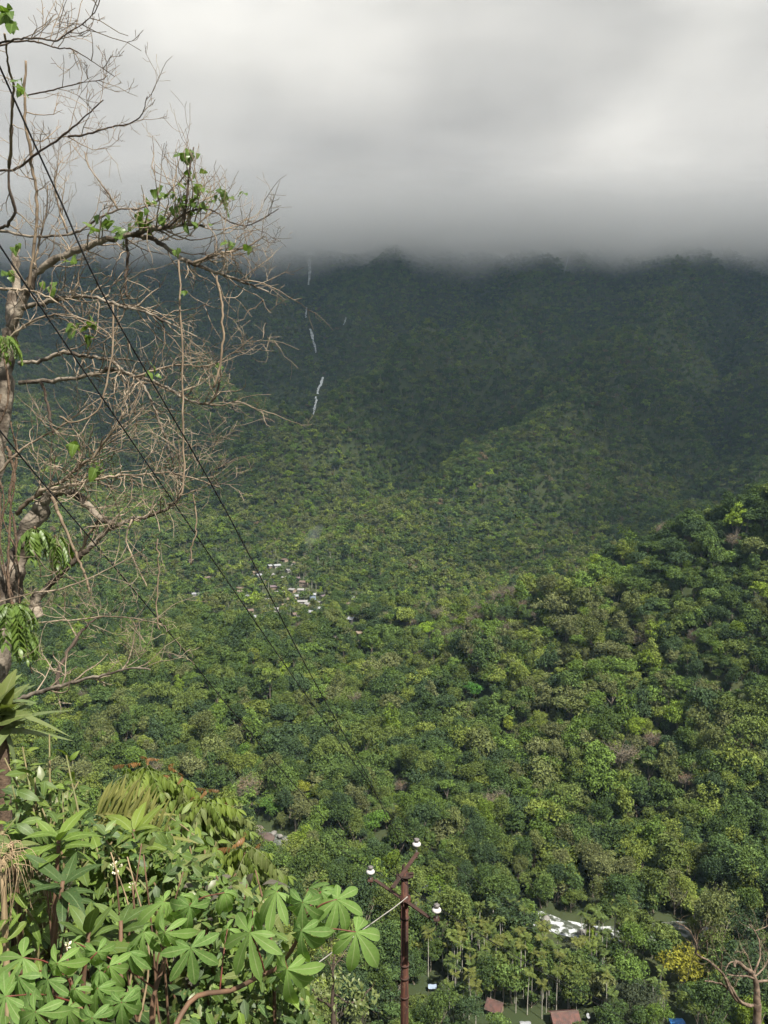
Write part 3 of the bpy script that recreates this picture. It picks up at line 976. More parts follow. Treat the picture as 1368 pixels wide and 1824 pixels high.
# waterfalls: corridor kept clear
FALLS = [([(553, 448), (551, 465), (552, 490), (550, 514)], 4.2, 'tall misty waterfall on the cliff just under the cloud base'),
         ([(547, 553), (546, 560), (545, 571)], 2.0, 'faint short waterfall thread below the misty cliff fall'),
         ([(553, 592), (556, 601), (558, 612), (562, 622), (563, 634)], 3.4, 'widening white cascade halfway up the dark mountain gully'),
         ([(576, 678), (573, 688), (567, 700), (566, 709)], 3.0, 'upper half of the bright white waterfall low in the gully'),
         ([(563, 714), (564, 720), (562, 730), (559, 744)], 3.0, 'lower half of the bright white waterfall low in the gully'),
         ([(617, 571), (615, 578), (612, 586)], 0.9, 'tiny white rivulet right of the main falls'),
         ([(1012, 462), (1008, 475), (1005, 487)], 1.2, 'thin white streak on the pale cliff under the cloud')]
for pl, wd, lb in FALLS:
    for (a, b) in pl:
        hit = (np.abs(tpx - a) < rp * 0.55 + wd) & (np.abs((tpy + py_) / 2 - b) < 9) & (dd_ > 1300)
        keep &= ~hit

tx, ty, tz, kind, sc, hk, rk = [q[keep] for q in (tx, ty, tz, kind, sc, hk, rk)]
px_, py_, dd_, tpx, tpy, rv, vill, grove = [q[keep] for q in (px_, py_, dd_, tpx, tpy, rv, vill, grove)]
N = len(tx)
# colour of each tree
reg = fbm(tx / 120.0, ty / 120.0, 33, 3)
ci = RNG.integers(0, 4, N)
ci = np.where(reg + RNG.normal(size=N) * 0.35 > 0.12, RNG.integers(4, 8, N), ci)
tint = GREENS[ci]
ul = RNG.random(N)
isl = (ul < 0.018) & (kind < 6)
tint[isl] = LIME[RNG.integers(0, 2, isl.sum())]
isd = (kind == 6)
tint[isd] = DRY[RNG.integers(0, 3, isd.sum())]
isp = kind == 7
tint[isp] = np.array([(0.085, 0.110, 0.028), (0.070, 0.098, 0.028), (0.100, 0.112, 0.030)])[RNG.integers(0, 3, isp.sum())]
tint = tint * RNG.uniform(0.82, 1.2, (N, 1))
vari = RNG.integers(0, 100, N)
nvar = np.array([len(PROTO[k]) for k in KINDS])
vari = vari % nvar[kind]
rotz = RNG.uniform(0, 6.283, N)
sv = np.stack([RNG.uniform(0.82, 1.2, N), RNG.uniform(0.82, 1.2, N), RNG.uniform(0.85, 1.22, N)], 1)
sv[kind == 7] = 1.0

# trees the picture singles out: (px, py of the crown, kind, scale, colour, label)
SPECIAL = [
    (1212, 1722, 'round', 1.18, (0.185, 0.182, 0.026), 'yellow-leaved round tree left of the dead branches in the valley'),
    (1130, 1728, 'round', 1.02, (0.095, 0.150, 0.034), 'light green dome-shaped tree left of the yellow tree'),
    (1125, 1772, 'round', 1.05, (0.046, 0.058, 0.032), 'dull grey-green tree in front of the light green dome'),
    (765, 1122, 'wide', 1.15, (0.17, 0.26, 0.03), 'vivid lime-green tree at the lower end of the ridge'),
    (868, 1062, 'wide', 1.15, (0.15, 0.165, 0.035), 'yellow-green tree on the crest where the ridge levels out'),
    (1358, 1058, 'wide', 1.3, (0.16, 0.22, 0.03), 'bright lime spreading tree at the right picture edge'),
    (1000, 1020, 'round', 1.0, (0.030, 0.05, 0.018), 'dark pointed tree standing up on the ridge line'),
    (1275, 898, 'wide', 1.1, (0.115, 0.125, 0.04), 'pale olive flat-topped tree on the high ridge line'),
    (905, 1292, 'tall', 0.9, (0.16, 0.20, 0.03), 'yellow-green tree in the middle of the spur slope'),
    (845, 1232, 'wide', 0.95, (0.06, 0.15, 0.028), 'fresh emerald tree on the spur slope'),
    (545, 1402, 'round', 0.8, (0.17, 0.19, 0.03), 'yellowish-lime small tree left of the converging wires'),
    (668, 1455, 'round', 0.95, (0.09, 0.165, 0.03), 'bright green tree behind the converging wires'),
    (480, 1440, 'round', 0.95, (0.075, 0.14, 0.03), 'fresh green tree above the rocky river bend'),
    (770, 1575, 'round', 1.0, (0.11, 0.17, 0.03), 'sunlit bright green tree right behind the pole top'),
    (1190, 1250, 'leggy', 1.2, (0.07, 0.085, 0.042), 'grey-green tree on a long bare stem high on the spur'),
    (1160, 1325, 'dry', 1.1, (0.14, 0.10, 0.07), 'leafless pale tree on the right of the spur'),
    (1220, 1395, 'dry', 1.0, (0.16, 0.105, 0.07), 'reddish-brown half-bare tree low on the right of the spur'),
    (715, 1405, 'dry', 0.9, (0.14, 0.10, 0.065), 'brown half-bare tree beside the wires'),
    (430, 1335, 'round', 0.9, (0.085, 0.150, 0.03), 'fresh green domed tree above the red-tipped sapling'),
]
for (a, b, kd, s, col, lb) in SPECIAL:
    s = s * 1.12
    g = ground_hit(a, b + 0.0, 200.0)
    # move the foot so that the crown (not the foot) is seen at the pixel
    dd0 = float(g @ FWD)
    hc = KH[kd] * s * 0.68
    g = ground_hit(a, b + hc * F / dd0 * 0.92, 190.0)
    near = np.hypot(tx - g[0], ty - g[1]) < KR[kd] * s * 0.95
    sxp, syp, sd = project(g + np.array([0, 0, hc]))
    rps = KR[kd] * s * F / sd * 0.75
    front = (np.abs(tpx - sxp) < rps + rk * F / dd_ * 0.5) & (tpy < syp + rps * 0.5) & (py_ > syp) & (dd_ < sd)
    ok = ~(near | front)
    tx, ty, tz, kind, sc, hk, rk, px_, py_, dd_, tpx, tpy, rv, tint, vari, rotz, vill, grove, sv = [q[ok] for q in (tx, ty, tz, kind, sc, hk, rk, px_, py_, dd_, tpx, tpy, rv, tint, vari, rotz, vill, grove, sv)]
    crown_me, trunk_me = PROTO[kd][0]
    t = thing('dry_tree' if kd == 'dry' else 'broadleaf_tree', lb, 'tree', g, 'trees with a colour or shape of their own')
    t.rotation_euler = (0, 0, random.uniform(0, 6.28)); t.scale = (s, s, s)
    c = link('crown', crown_me, t); c.color = (*col, 1)
    link('trunk', trunk_me, t)
N = len(tx)

# the nearest trees, one by one
inframe = (tpx > -10) & (tpx < 1378) & (py_ > 0) & (tpy < 1815)
bank = np.interp(tpx, [0, 100, 200, 300, 400, 470, 500, 560, 600], [1330, 1330, 1420, 1450, 1490, 1540, 1620, 1800, 2000])
inframe &= tpy < bank - 12
sizepx = rk * F / dd_
score = np.where(inframe & (kind != 7), sizepx, -1)
order = np.argsort(-score)[:290]
palms = np.where(inframe & (kind == 7) & grove)[0]
palms = palms[np.argsort(dd_[palms])][:280]
COLW = ['dark green', 'deep green', 'mid green', 'olive green', 'fresh green', 'grey-green']


def colour_word(c):
    lum = 0.3 * c[0] + 0.6 * c[1] + 0.1 * c[2]
    if c[0] > c[1] * 1.02: return 'brownish'
    if c[1] > 0.125: return 'lime-green'
    if c[0] / c[1] > 0.88: return 'olive-grey'
    if lum < 0.042: return 'very dark green'
    if lum < 0.058: return 'dark green'
    if lum < 0.075: return 'mid-green'
    return 'light green'


def zone_word(i):
    x, y = tpx[i], tpy[i]
    if ty[i] < 300 and x > 700: return 'around the palm grove at the valley bottom'
    if ty[i] < 300: return 'below the pole on the near valley side'
    if rv[i] < 26 and x > 850: return 'lining the white rapids'
    if rv[i] < 30: return 'along the river left of the pole'
    if x > 1130: return 'on the dark lower right of the spur'
    if x > 820: return 'low on the middle of the spur'
    if x > 560: return 'on the lower spur behind the pole'
    return 'in the valley woods above the foreground bushes'


LAND = [(721, 1540, 'the rusty pole top'), (1212, 1722, 'the yellow tree'), (1130, 1722, 'the light dome-shaped tree'), (1005, 1805, 'the larger rusty house'),
        (882, 1786, 'the small rusty roof'), (770, 1757, 'the pale blue shelter'), (1000, 1652, 'the left white rapids'), (1216, 1652, 'the right white rapids'),
        (480, 1490, 'the rocky river bend'), (765, 1122, 'the vivid lime tree'), (545, 1402, 'the yellowish-lime small tree'), (668, 1455, 'the wire-side bright tree'),
        (905, 1292, 'the yellow-green spur tree'), (845, 1232, 'the emerald tree'), (1160, 1325, 'the leafless spur tree'), (1220, 1395, 'the reddish-brown tree'),
        (290, 1370, 'the red-tipped sapling'), (1205, 1820, 'the blue tarpaulin'), (1330, 1740, 'the dead branching tree'), (600, 1590, 'the top cassava leaves'), (593, 1760, 'the dark forked tree'), (1050, 1500, 'the dark gully of the spur')]


def landmark_phrase(x, y):
    best = min(LAND, key=lambda q: math.hypot(q[0] - x, q[1] - y))
    dx, dy = x - best[0], y - best[1]
    r = math.hypot(dx, dy)
    a = math.degrees(math.atan2(-dy, dx)) % 360
    dr = ('right of', 'upper right of', 'above', 'upper left of', 'left of', 'lower left of', 'below', 'lower right of')[int(((a + 22.5) % 360) // 45)]
    return '%s %s %s' % ('just' if r < 38 else 'close' if r < 75 else 'somewhat' if r < 120 else 'well' if r < 175 else 'far', dr, best[2])


def size_word(s, lo, hi): return 'small ' if s < lo else 'large ' if s > hi else ''


KWORD = dict(round='round-crowned', tall='tall narrow', wide='flat-topped', feathery='feathery', small='small bushy', leggy='long-stemmed', dry='half-bare')
for i in order:
    kd = KINDS[kind[i]]
    cm, tm = PROTO[kd][vari[i]]
    z = zone_word(i)
    lb = '%s%s %s tree %s' % (size_word(sc[i], 0.85, 1.18), colour_word(tint[i]), KWORD[kd], landmark_phrase(tpx[i], tpy[i] + 20))
    t = thing('dry_tree' if kd == 'dry' else 'broadleaf_tree', lb, 'tree', (tx[i], ty[i], tz[i]), 'trees ' + z)
    t.rotation_euler = (0, 0, rotz[i]); t.scale = tuple(sc[i] * sv[i])
    c = link('crown', cm, t); c.color = (*tint[i], 1)
    link('trunk', tm, t)
for i in palms:
    cm, tm = PROTO['palm'][vari[i]]
    x, y = tpx[i], tpy[i]
    where = 'between the pole and the small rusty roof' if x < 880 else 'around the rusty-roofed house' if (x < 1060 and y > 1720) else 'in front of the white rapids' if x < 1060 else 'below the yellow tree'
    t = thing('areca_palm', '%s%s-topped areca palm %s' % ('short ' if vari[i] * 1.3 + sc[i] * 9.5 < 10.2 else 'tall ' if vari[i] * 1.3 + sc[i] * 9.5 > 12.6 else '', 'yellowish' if tint[i][0] > 0.098 else 'dark' if tint[i][1] < 0.092 else 'green', landmark_phrase(x, y)), 'palm', (tx[i], ty[i], tz[i]), 'areca palms ' + where)
    t.rotation_euler = (0, 0, rotz[i]); t.scale = (sc[i],) * 3
    c = link('crown', cm, t); c.color = (*tint[i], 1)
    link('trunk', tm, t)
single = np.zeros(N, bool); single[order] = True; single[palms] = True


# everything else: one forest, scattered copies of the same trees
def scatter(name, label, sel):
    P = np.stack([tx[sel], ty[sel], tz[sel]], 1).astype(np.float32)
    me = bpy.data.meshes.new(name)
    me.vertices.add(len(P)); me.vertices.foreach_set('co', P.ravel()); me.update()
    offs = np.concatenate([[0], np.cumsum(nvar)[:-1]])
    pid = (offs[kind[sel]] + vari[sel]).astype(np.int32)
    far_off = {}
    tot = int(nvar.sum())
    for kd in ('round', 'tall', 'wide'):
        far_off[kd] = tot; tot += len(FAR[kd])
    kf = kind[sel]; isfar = (dd_[sel] > 820) & (kf != 7)
    fk = np.where(kf == 1, 1, np.where(kf == 2, 2, np.where(kf == 3, 1, 0)))
    fbase = np.array([far_off['round'], far_off['tall'], far_off['wide']])[fk]
    fn = np.array([len(FAR['round']), len(FAR['tall']), len(FAR['wide'])])[fk]
    pid = np.where(isfar, fbase + (np.arange(len(pid)) % fn), pid).astype(np.int32)
    a = me.attributes.new('proto', 'INT', 'POINT'); a.data.foreach_set('value', pid)
    a = me.attributes.new('size', 'FLOAT_VECTOR', 'POINT'); a.data.foreach_set('vector', (sv[sel] * sc[sel][:, None]).astype(np.float32).ravel())
    a = me.attributes.new('turn', 'FLOAT_VECTOR', 'POINT')
    rot = np.zeros((len(P), 3), np.float32); rot[:, 2] = rotz[sel]
    a.data.foreach_set('vector', rot.ravel())
    a = me.attributes.new('tint', 'FLOAT_COLOR', 'POINT')
    c4 = np.ones((len(P), 4), np.float32); c4[:, :3] = tint[sel]
    a.data.foreach_set('color', c4.ravel())
    o = link(name, me)
    tag(o, label, None, None, 'stuff')
    ng = bpy.data.node_groups.new('plant_forest', 'GeometryNodeTree')
    ng.interface.new_socket('Geometry', in_out='INPUT', socket_type='NodeSocketGeometry')
    ng.interface.new_socket('Geometry', in_out='OUTPUT', socket_type='NodeSocketGeometry')
    gi = ng.nodes.new('NodeGroupInput'); go = ng.nodes.new('NodeGroupOutput')
    mp = ng.nodes.new('GeometryNodeMeshToPoints')
    ng.links.new(gi.outputs[0], mp.inputs['Mesh'])
    def attr(nm, ty_):
        n = ng.nodes.new('GeometryNodeInputNamedAttribute'); n.data_type = ty_
        n.inputs['Name'].default_value = nm
        return n.outputs['Attribute']
    a_id, a_sz, a_rt = attr('proto', 'INT'), attr('size', 'FLOAT_VECTOR'), attr('turn', 'FLOAT_VECTOR')
    join = ng.nodes.new('GeometryNodeJoinGeometry')
    k = 0
    for kd, lst_ in [(q, SPECIES[q]) for q in KINDS] + [(q, FAR[q]) for q in ('round', 'tall', 'wide')]:
        for (lv, lq, ls, tv, tf) in lst_:
            V = np.concatenate([lv, tv]); Fc = [tuple(q) for q in lq.tolist()] + [tuple(i + len(lv) for i in f) for f in tf]
            pm = make_mesh('forest_tree', V, Fc, [M['forest_ins'], M['palm_bark'] if kd == 'palm' else M['bark']], False,
                           mat_idx=[0] * len(lq) + [1] * len(tf), shade=np.concatenate([ls, np.ones(len(tf))]))
            po = bpy.data.objects.new('forest_tree', pm)
            oi = ng.nodes.new('GeometryNodeObjectInfo'); oi.inputs['Object'].default_value = po
            cmp_ = ng.nodes.new('FunctionNodeCompare'); cmp_.data_type = 'INT'; cmp_.operation = 'EQUAL'
            ng.links.new(a_id, cmp_.inputs[2]); cmp_.inputs[3].default_value = k
            ip = ng.nodes.new('GeometryNodeInstanceOnPoints')
            ng.links.new(mp.outputs[0], ip.inputs['Points'])
            ng.links.new(cmp_.outputs[0], ip.inputs['Selection'])
            ng.links.new(oi.outputs['Geometry'], ip.inputs['Instance'])
            ng.links.new(a_rt, ip.inputs['Rotation'])
            ng.links.new(a_sz, ip.inputs['Scale'])
            ng.links.new(ip.outputs[0], join.inputs[0])
            k += 1
    ng.links.new(join.outputs[0], go.inputs[0])
    md = o.modifiers.new('forest', 'NODES'); md.node_group = ng
    return o


scatter('forest', 'dense broadleaf forest covering the valley and mountain', ~single)
print('trees', N, 'single', int(single.sum()))

# ---------------------------------------------------------------- waterfalls, rocks, smoke, small things of the valley
M['falls'] = simple_mat('falling_water', (0.56, 0.59, 0.61), (0.22, 0.25, 0.26), 0.12, 0.6)
for pl, wd, lb in FALLS:
    P3 = []
    for (a, b) in pl:
        g = ground_hit(a, b, 1300.0, 3300.0, 4.0)
        P3.append(g)
    P3 = np.array(P3)
    tt = np.linspace(0, len(P3) - 1, 14)
    Q = np.stack([np.interp(tt, np.arange(len(P3)), P3[:, k]) for k in range(3)], 1)
    dloc = Q @ FWD
    half = wd * dloc / F * 0.5 * (0.75 + 0.5 * np.sin(np.linspace(0.6, 3.0, 14)) ** 2) * RNG.uniform(0.75, 1.2, 14)
    lift = np.array([0, -8.0, 7.0])
    n_ac = 5
    V = []
    for i in range(14):
        for j, s in enumerate(np.linspace(-1, 1, n_ac)):
            V.append(Q[i] + lift + np.array([s * half[i] + RNG.normal() * 0.9, -1.2 * (1 - s * s), RNG.normal() * 0.3]))
    ii = np.arange(14 * n_ac).reshape(14, n_ac)
    q = np.stack([ii[:-1, :-1], ii[:-1, 1:], ii[1:, 1:], ii[1:, :-1]], -1).reshape(-1, 4)
    base = Q[-1] + lift
    o = link('waterfall', make_mesh('waterfall', np.array(V) - base, q, [M['falls']], True), None, tuple(base))
    tag(o, lb, 'waterfall', 'waterfalls on the mountain face')

M['boulder'] = simple_mat('river_boulder', (0.11, 0.085, 0.07), (0.18, 0.155, 0.135), 0.5, 0.9, bump=0.6)
M['pale_boulder'] = simple_mat('pale_boulder', (0.20, 0.19, 0.175), (0.12, 0.115, 0.105), 0.5, 0.9, bump=0.6)
M['bank'] = simple_mat('red_bank', (0.060, 0.042, 0.036), (0.095, 0.070, 0.060), 0.4, 0.95, bump=0.5)


def boulder_mesh(rng, r):
    import bmesh
    bm = bmesh.new()
    bmesh.ops.create_icosphere(bm, subdivisions=2, radius=1.0)
    ph = rng.uniform(0, 50, 3)
    for v in bm.verts:
        n = v.co.normalized()
        k = 1 + 0.35 * float(fbm(np.array([n.x * 1.3 + ph[0]]), np.array([n.y * 1.3 + n.z * 0.9 + ph[1]]), 7, 3)[0])
        v.co = Vector((n.x * k * r * 1.25, n.y * k * r, n.z * k * r * 0.7))
    me = bpy.data.meshes.new('boulder'); bm.to_mesh(me); bm.free()
    return me


BO = [(474, 1493, 3.6, 'bank', 'dark reddish rock slab at the river bend'), (487, 1484, 1.7, 'pale_boulder', 'pale boulder on top of the reddish slab'),
      (499, 1489, 1.3, 'pale_boulder', 'whitish boulder at the water right of the reddish slab'), (458, 1478, 3.0, 'boulder', 'brown boulder at the upper left of the river bend'),
      (508, 1496, 1.6, 'pale_boulder', 'small white stone lowest at the river bend'), (446, 1484, 2.4, 'boulder', 'dull brown boulder left of the reddish slab'),
      (972, 1638, 2.0, 'pale_boulder', 'grey boulder at the top of the white rapids'), (1040, 1664, 2.2, 'pale_boulder', 'grey boulder at the right end of the left rapids'),
      (1240, 1656, 2.0, 'pale_boulder', 'grey boulder in the right-hand rapids'), (1110, 1650, 2.4, 'boulder', 'brown boulder between the two stretches of rapids')]
for k, (a, b, r, mt, lb) in enumerate(BO):
    p = _floor(a, b, -196.4)
    me = boulder_mesh(np.random.default_rng(900 + k), r); me.materials.append(M[mt])
    o = link('boulder', me, None, tuple(p)); o.rotation_euler = (0, 0, k * 1.3)
    tag(o, lb, 'rock', 'rocks along the river')

m, nt, out = new_mat('smoke_vapour')
pv = nd(nt, 'ShaderNodeVolumePrincipled')
pv.inputs['Color'].default_value = (0.85, 0.92, 1.0, 1); pv.inputs['Density'].default_value = 0.005
nt.links.new(pv.outputs[0], out.inputs['Volume'])
g0 = ground_hit(541, 1000, 600.0)
spine = [at(541, 996, g0 @ FWD - 3), at(545, 985, g0 @ FWD - 3), at(550, 968, g0 @ FWD - 2), at(560, 950, g0 @ FWD), at(575, 935, g0 @ FWD + 2)]
v, f = tube(spine, [1.0, 3.0, 6.0, 9.0, 3.0], 10)
tag(link('smoke', make_mesh('smoke', v, f, [m], True)), 'thin blue smoke rising from the village', None, None, 'stuff')

# blue tarpaulins, a white roof sheet, the dish
def sheet(px, py, w, dp, mat, name, label, cat, rise=0.8, dmin=200.0):
    p = ground_hit(px, py, dmin, 700, 0.5) + np.array([0, 0, 1.6])
    nx, ny = 7, 6
    V = []
    for i in range(nx):
        for j in range(ny):
            x = (i / (nx - 1) - .5) * w; y = (j / (ny - 1) - .5) * dp
            V.append((x, y, rise * (1 - (2 * y / dp) ** 2) * 0.8 + 0.12 * math.sin(x * 3 + j)))
    n = len(V)
    V = np.array(V + [(a, b, c - 0.05) for a, b, c in V])
    ii = np.arange(n).reshape(nx, ny)
    q = np.stack([ii[:-1, :-1], ii[1:, :-1], ii[1:, 1:], ii[:-1, 1:]], -1).reshape(-1, 4)
    Fc = [tuple(r) for r in q.tolist()] + [tuple(i + n for i in r[::-1]) for r in q.tolist()]
    t = thing(name, label, cat, p)
    link('sheet', make_mesh('sheet', V, Fc, [M[mat]], True), t)
    for x in (-w * .46, w * .46):
        for y in (-dp * .46, dp * .46):
            v, f = tube([(x, y, -3.0), (x, y, 0.1)], [0.06, 0.05], 5)
            link('post', make_mesh('post', v, f, [M['wood_wall']]), t)


sheet(1205, 1830, 5.0, 4.0, 'blue_sheet', 'tarpaulin_shelter', 'bright blue tarpaulin shelter at the bottom right of the grove', 'shelter')
sheet(770, 1766, 3.0, 2.4, 'blue_wall', 'tarpaulin_shelter', 'pale blue sheet shelter right of the rusty pole', 'shelter')
sheet(936, 1834, 3.6, 3.0, 'white_roof', 'sheet_roof_shed', 'small white sheet-roofed shed left of the rusty house', 'shed', 0.5)
p = ground_hit(1047, 1822, 200, 700, 0.5)
t = thing('satellite_dish', 'small white satellite dish right of the rusty house', 'dish', p)
V = [(0, 0, 0)]; Fc = []
for r in range(1, 4):
    for k in range(12):
        a = k * math.pi / 6
        V.append((r * .28 * math.cos(a), r * .28 * math.sin(a), (r * .28) ** 2 * 0.3))
for k in range(12):
    Fc.append((0, 1 + k, 1 + (k + 1) % 12))
    for r in range(2):
        Fc.append((1 + r * 12 + k, 13 + r * 12 + k, 13 + r * 12 + (k + 1) % 12, 1 + r * 12 + (k + 1) % 12))
o = link('reflector', make_mesh('reflector', np.array(V), Fc, [M['white_roof']], True), t, (0, 0, 2.2))
o.rotation_euler = (math.radians(50), 0, math.radians(40))
v, f = tube([(0, 0, -1), (0, 0, 2.2)], [0.06, 0.06], 6); link('mast', make_mesh('mast', v, f, [M['grey_roof']]), t)
v, f = tube([(0, 0, 2.2), (0.35, -0.6, 2.9)], [0.03, 0.03], 4); link('feed_arm', make_mesh('feed_arm', v, f, [M['grey_roof']]), t)

# ---------------------------------------------------------------- power pole
def rust_mat():
    m, nt, out = new_mat('rusty_steel')
    p = nd(nt, 'ShaderNodeBsdfPrincipled'); p.inputs['Roughness'].default_value = 0.75; p.inputs['Specular IOR Level'].default_value = 0.25
    tc = nd(nt, 'ShaderNodeTexCoord'); mp = nd(nt, 'ShaderNodeMapping'); mp.inputs['Scale'].default_value = (30, 30, 1.6)
    no = nd(nt, 'ShaderNodeTexNoise'); no.inputs['Scale'].default_value = 1.0; no.inputs['Detail'].default_value = 5.0
    nt.links.new(tc.outputs['Object'], mp.inputs['Vector']); nt.links.new(mp.outputs[0], no.inputs['Vector'])
    c = mixrgb(nt, (0.082, 0.032, 0.020), (0.026, 0.014, 0.011), ramp(nt, no.outputs['Fac'], 0.38, 0.62))
    c = mixrgb(nt, c, (0.12, 0.062, 0.036), ramp(nt, noise_n(nt, 22.0, 4.0), 0.58, 0.68, 0.0, 0.7))
    nt.links.new(c, p.inputs['Base Color'])
    nt.links.new(p.outputs[0], out.inputs['Surface'])
    return m


M['rust_pole'] = rust_mat()
M['rust_arm'] = simple_mat('rusty_angle', (0.060, 0.030, 0.022), (0.030, 0.018, 0.014), 5.0, 0.8, bump=0.3)
M['porcelain'] = simple_mat('porcelain', (0.55, 0.54, 0.52), (0.40, 0.385, 0.36), 9.0, 0.25, spec=0.5)
M['grey_cap'] = simple_mat('glazed_cap', (0.16, 0.15, 0.14), (0.10, 0.09, 0.09), 9.0, 0.5)
M['wire'] = simple_mat('dark_wire', (0.018, 0.017, 0.018), (0.010, 0.010, 0.011), 2.0, 0.6)
M['stay'] = simple_mat('pale_stay', (0.30, 0.285, 0.255), (0.20, 0.19, 0.17), 4.0, 0.6)
D0 = 13.0
ptop = at(721, 1553, D0)
pfoot = np.array([ptop[0], ptop[1], float(H(ptop[0], ptop[1]))])
pole = thing('power_pole', 'rusty tubular steel power pole with tilted crossarms in the foreground valley', 'pole', pfoot)
zs_ = np.array([-0.8, 0.0, 2.0, 4.0, ptop[2] - pfoot[2]])
v, f = tube([(0, 0, z) for z in zs_], [0.082, 0.078, 0.072, 0.068, 0.060], 16)
link('shaft', make_mesh('shaft', v, f, [M['rust_pole']], True), pole)
for py_j in (1729, 1753, 1789, 1640):
    z = at(722, py_j, D0)[2] - pfoot[2]
    v, f = tube([(0, 0, z), (0, 0, z + 0.03)], [0.076, 0.076], 16)
    link('joint_ring', make_mesh('joint_ring', v, f, [M['rust_arm']], True), pole)


def z_on(px, py, z):
    v_ = at(px, py, 1.0)
    return v_ * (z / v_[2])


def angle_bar(a, b, s=0.065, t=0.010):
    """L-section steel bar from a to b."""
    a = np.asarray(a, float); b = np.asarray(b, float)
    T = (b - a) / np.linalg.norm(b - a)
    side = np.cross(T, (0, 0, 1.0)); side /= np.linalg.norm(side); up = np.cross(side, T)
    prof = [(0, 0), (s, 0), (s, -t), (t, -t), (t, -s), (0, -s)]
    V = [p_ + side * (u - s / 2) + up * (w + s / 2) for p_ in (a, b) for (u, w) in prof]
    Fc = [(0, 1, 2, 3), (0, 3, 4, 5), (9, 8, 7, 6), (11, 10, 9, 6)] + [(i, i + 6, (i + 1) % 6 + 6, (i + 1) % 6) for i in range(6)]
    return np.array(V), Fc


za = at(722, 1603, D0)[2]
arm_l, arm_r = z_on(668, 1566, za), z_on(764, 1632, za)
off = np.array([0, -0.07, 0])
g = Geo(); v, f = angle_bar(arm_l + off, arm_r + off); g.add(v, f)
tl, tr = z_on(660, 1566, za), z_on(777, 1635, za)
v, f = box_geo(0, 0, 0, 0.09, 0.14, 0.012); g.add(v + tl + off + (0, 0, 0.03), f)
v, f = box_geo(0, 0, 0, 0.09, 0.14, 0.012); g.add(v + tr + off + (0, 0, 0.03), f)
link('crossarm', g.mesh('crossarm', [M['rust_arm']], origin=pfoot), pole)
zt = ptop[2] + 0.02
top_f, top_n = z_on(744, 1524, zt), z_on(699, 1588, zt)
g = Geo(); v, f = angle_bar(top_n + (0.0, -0.0, 0.03), top_f + (0, 0, 0.03)); g.add(v, f)
link('top_bracket', g.mesh('top_bracket', [M['rust_arm']], origin=pfoot), pole)
g = Geo()
for dz in (0.0, -0.04):
    v, f = tube([ptop + (-0.14, -0.03, dz - 0.04), ptop + (0.14, 0.03, dz - 0.04)], [0.02, 0.02], 6); g.add(v, f)
v, f = tube([ptop + (-0.13, -0.05, -0.07), ptop + (-0.05, -0.08, -0.05), ptop + (0.03, -0.08, -0.06), ptop + (0.12, -0.05, -0.05)], [0.022] * 4, 6); g.add(v, f)
v, f = tube([ptop + (-0.02, 0, -0.02), ptop + (-0.03, 0.02, 0.09), ptop + (0.0, 0.02, 0.12)], [0.03, 0.022, 0.008], 6); g.add(v, f)
link('pole_top_clamp', g.mesh('pole_top_clamp', [M['rust_arm']], origin=pfoot), pole)
za2 = np.array([at(722, 1603, D0)[0], at(722, 1603, D0)[1], za])
v, f = tube([za2 + (0, 0, -0.06), za2 + (0, 0, 0.06)], [0.088, 0.088], 16)
link('arm_clamp', make_mesh('arm_clamp', v - pfoot, f, [M['rust_pole']], True), pole)


for bx_, bz_ in ((-0.03, 0.03), (0.03, 0.03), (-0.03, -0.03), (0.03, -0.03)):
    bp = za2 + np.array([bx_, -0.085, bz_]) - pfoot
    v, f = tube([bp, bp + (0, -0.05, 0)], [0.011, 0.011], 6)
    link('bolt', make_mesh('bolt', v, f, [M['rust_arm']]), pole)


def lathe(prof, n=16):
    V = []; Fc = []
    for (r, z) in prof:
        for k in range(n):
            a = k * 2 * math.pi / n
            V.append((r * math.cos(a), r * math.sin(a), z))
    m_ = len(prof)
    for i in range(m_ - 1):
        for k in range(n):
            Fc.append((i * n + k, i * n + (k + 1) % n, (i + 1) * n + (k + 1) % n, (i + 1) * n + k))
    Fc.append(tuple(range(n))[::-1]); Fc.append(tuple((m_ - 1) * n + k for k in range(n)))
    return np.array(V), Fc


INS_TOP = []
for (base, lbl) in ((tl + off + np.array([0, 0, 0.03]), 'white insulator at the far arm end'), (tr + off + np.array([0, 0, 0.03]), 'white insulator at the near arm end'), (top_f + np.array([-0.02, 0, 0.06]), 'white insulator on the pole-top bracket')):
    v, f = tube([base + (0, 0, -0.08), base + (0, 0, 0.16)], [0.014, 0.012], 8)
    link('insulator_pin', make_mesh('insulator_pin', v - pfoot, f, [M['stay']], True), pole)
    v, f = lathe([(0.028, 0.10), (0.045, 0.105), (0.068, 0.118), (0.074, 0.135), (0.070, 0.155), (0.055, 0.170), (0.036, 0.176)])
    ins = link('insulator', make_mesh('insulator', v, f, [M['porcelain']], True), pole, tuple(base - pfoot)); ins['label'] = lbl
    v, f = lathe([(0.040, 0.177), (0.030, 0.19), (0.030, 0.198), (0.046, 0.206), (0.050, 0.222), (0.034, 0.234)])
    link('insulator_cap', make_mesh('insulator_cap', v, f, [M['grey_cap']], True), ins)
    ring = np.array([(0.036 * math.cos(q), 0.036 * math.sin(q), 0.197 + 0.004 * math.sin(3 * q)) for q in np.linspace(0, 2 * math.pi, 14)])
    v, f = tube(ring, [0.006] * 14, 5)
    link('binding_wire', make_mesh('binding_wire', v, f, [M['stay']], True), ins)
    v, f = lathe([(0.016, -0.10), (0.022, -0.10), (0.022, -0.075), (0.016, -0.075)], 6)
    link('pin_nut', make_mesh('pin_nut', v, f, [M['rust_arm']]), ins)
    INS_TOP.append(base + np.array([0, 0, 0.2]))
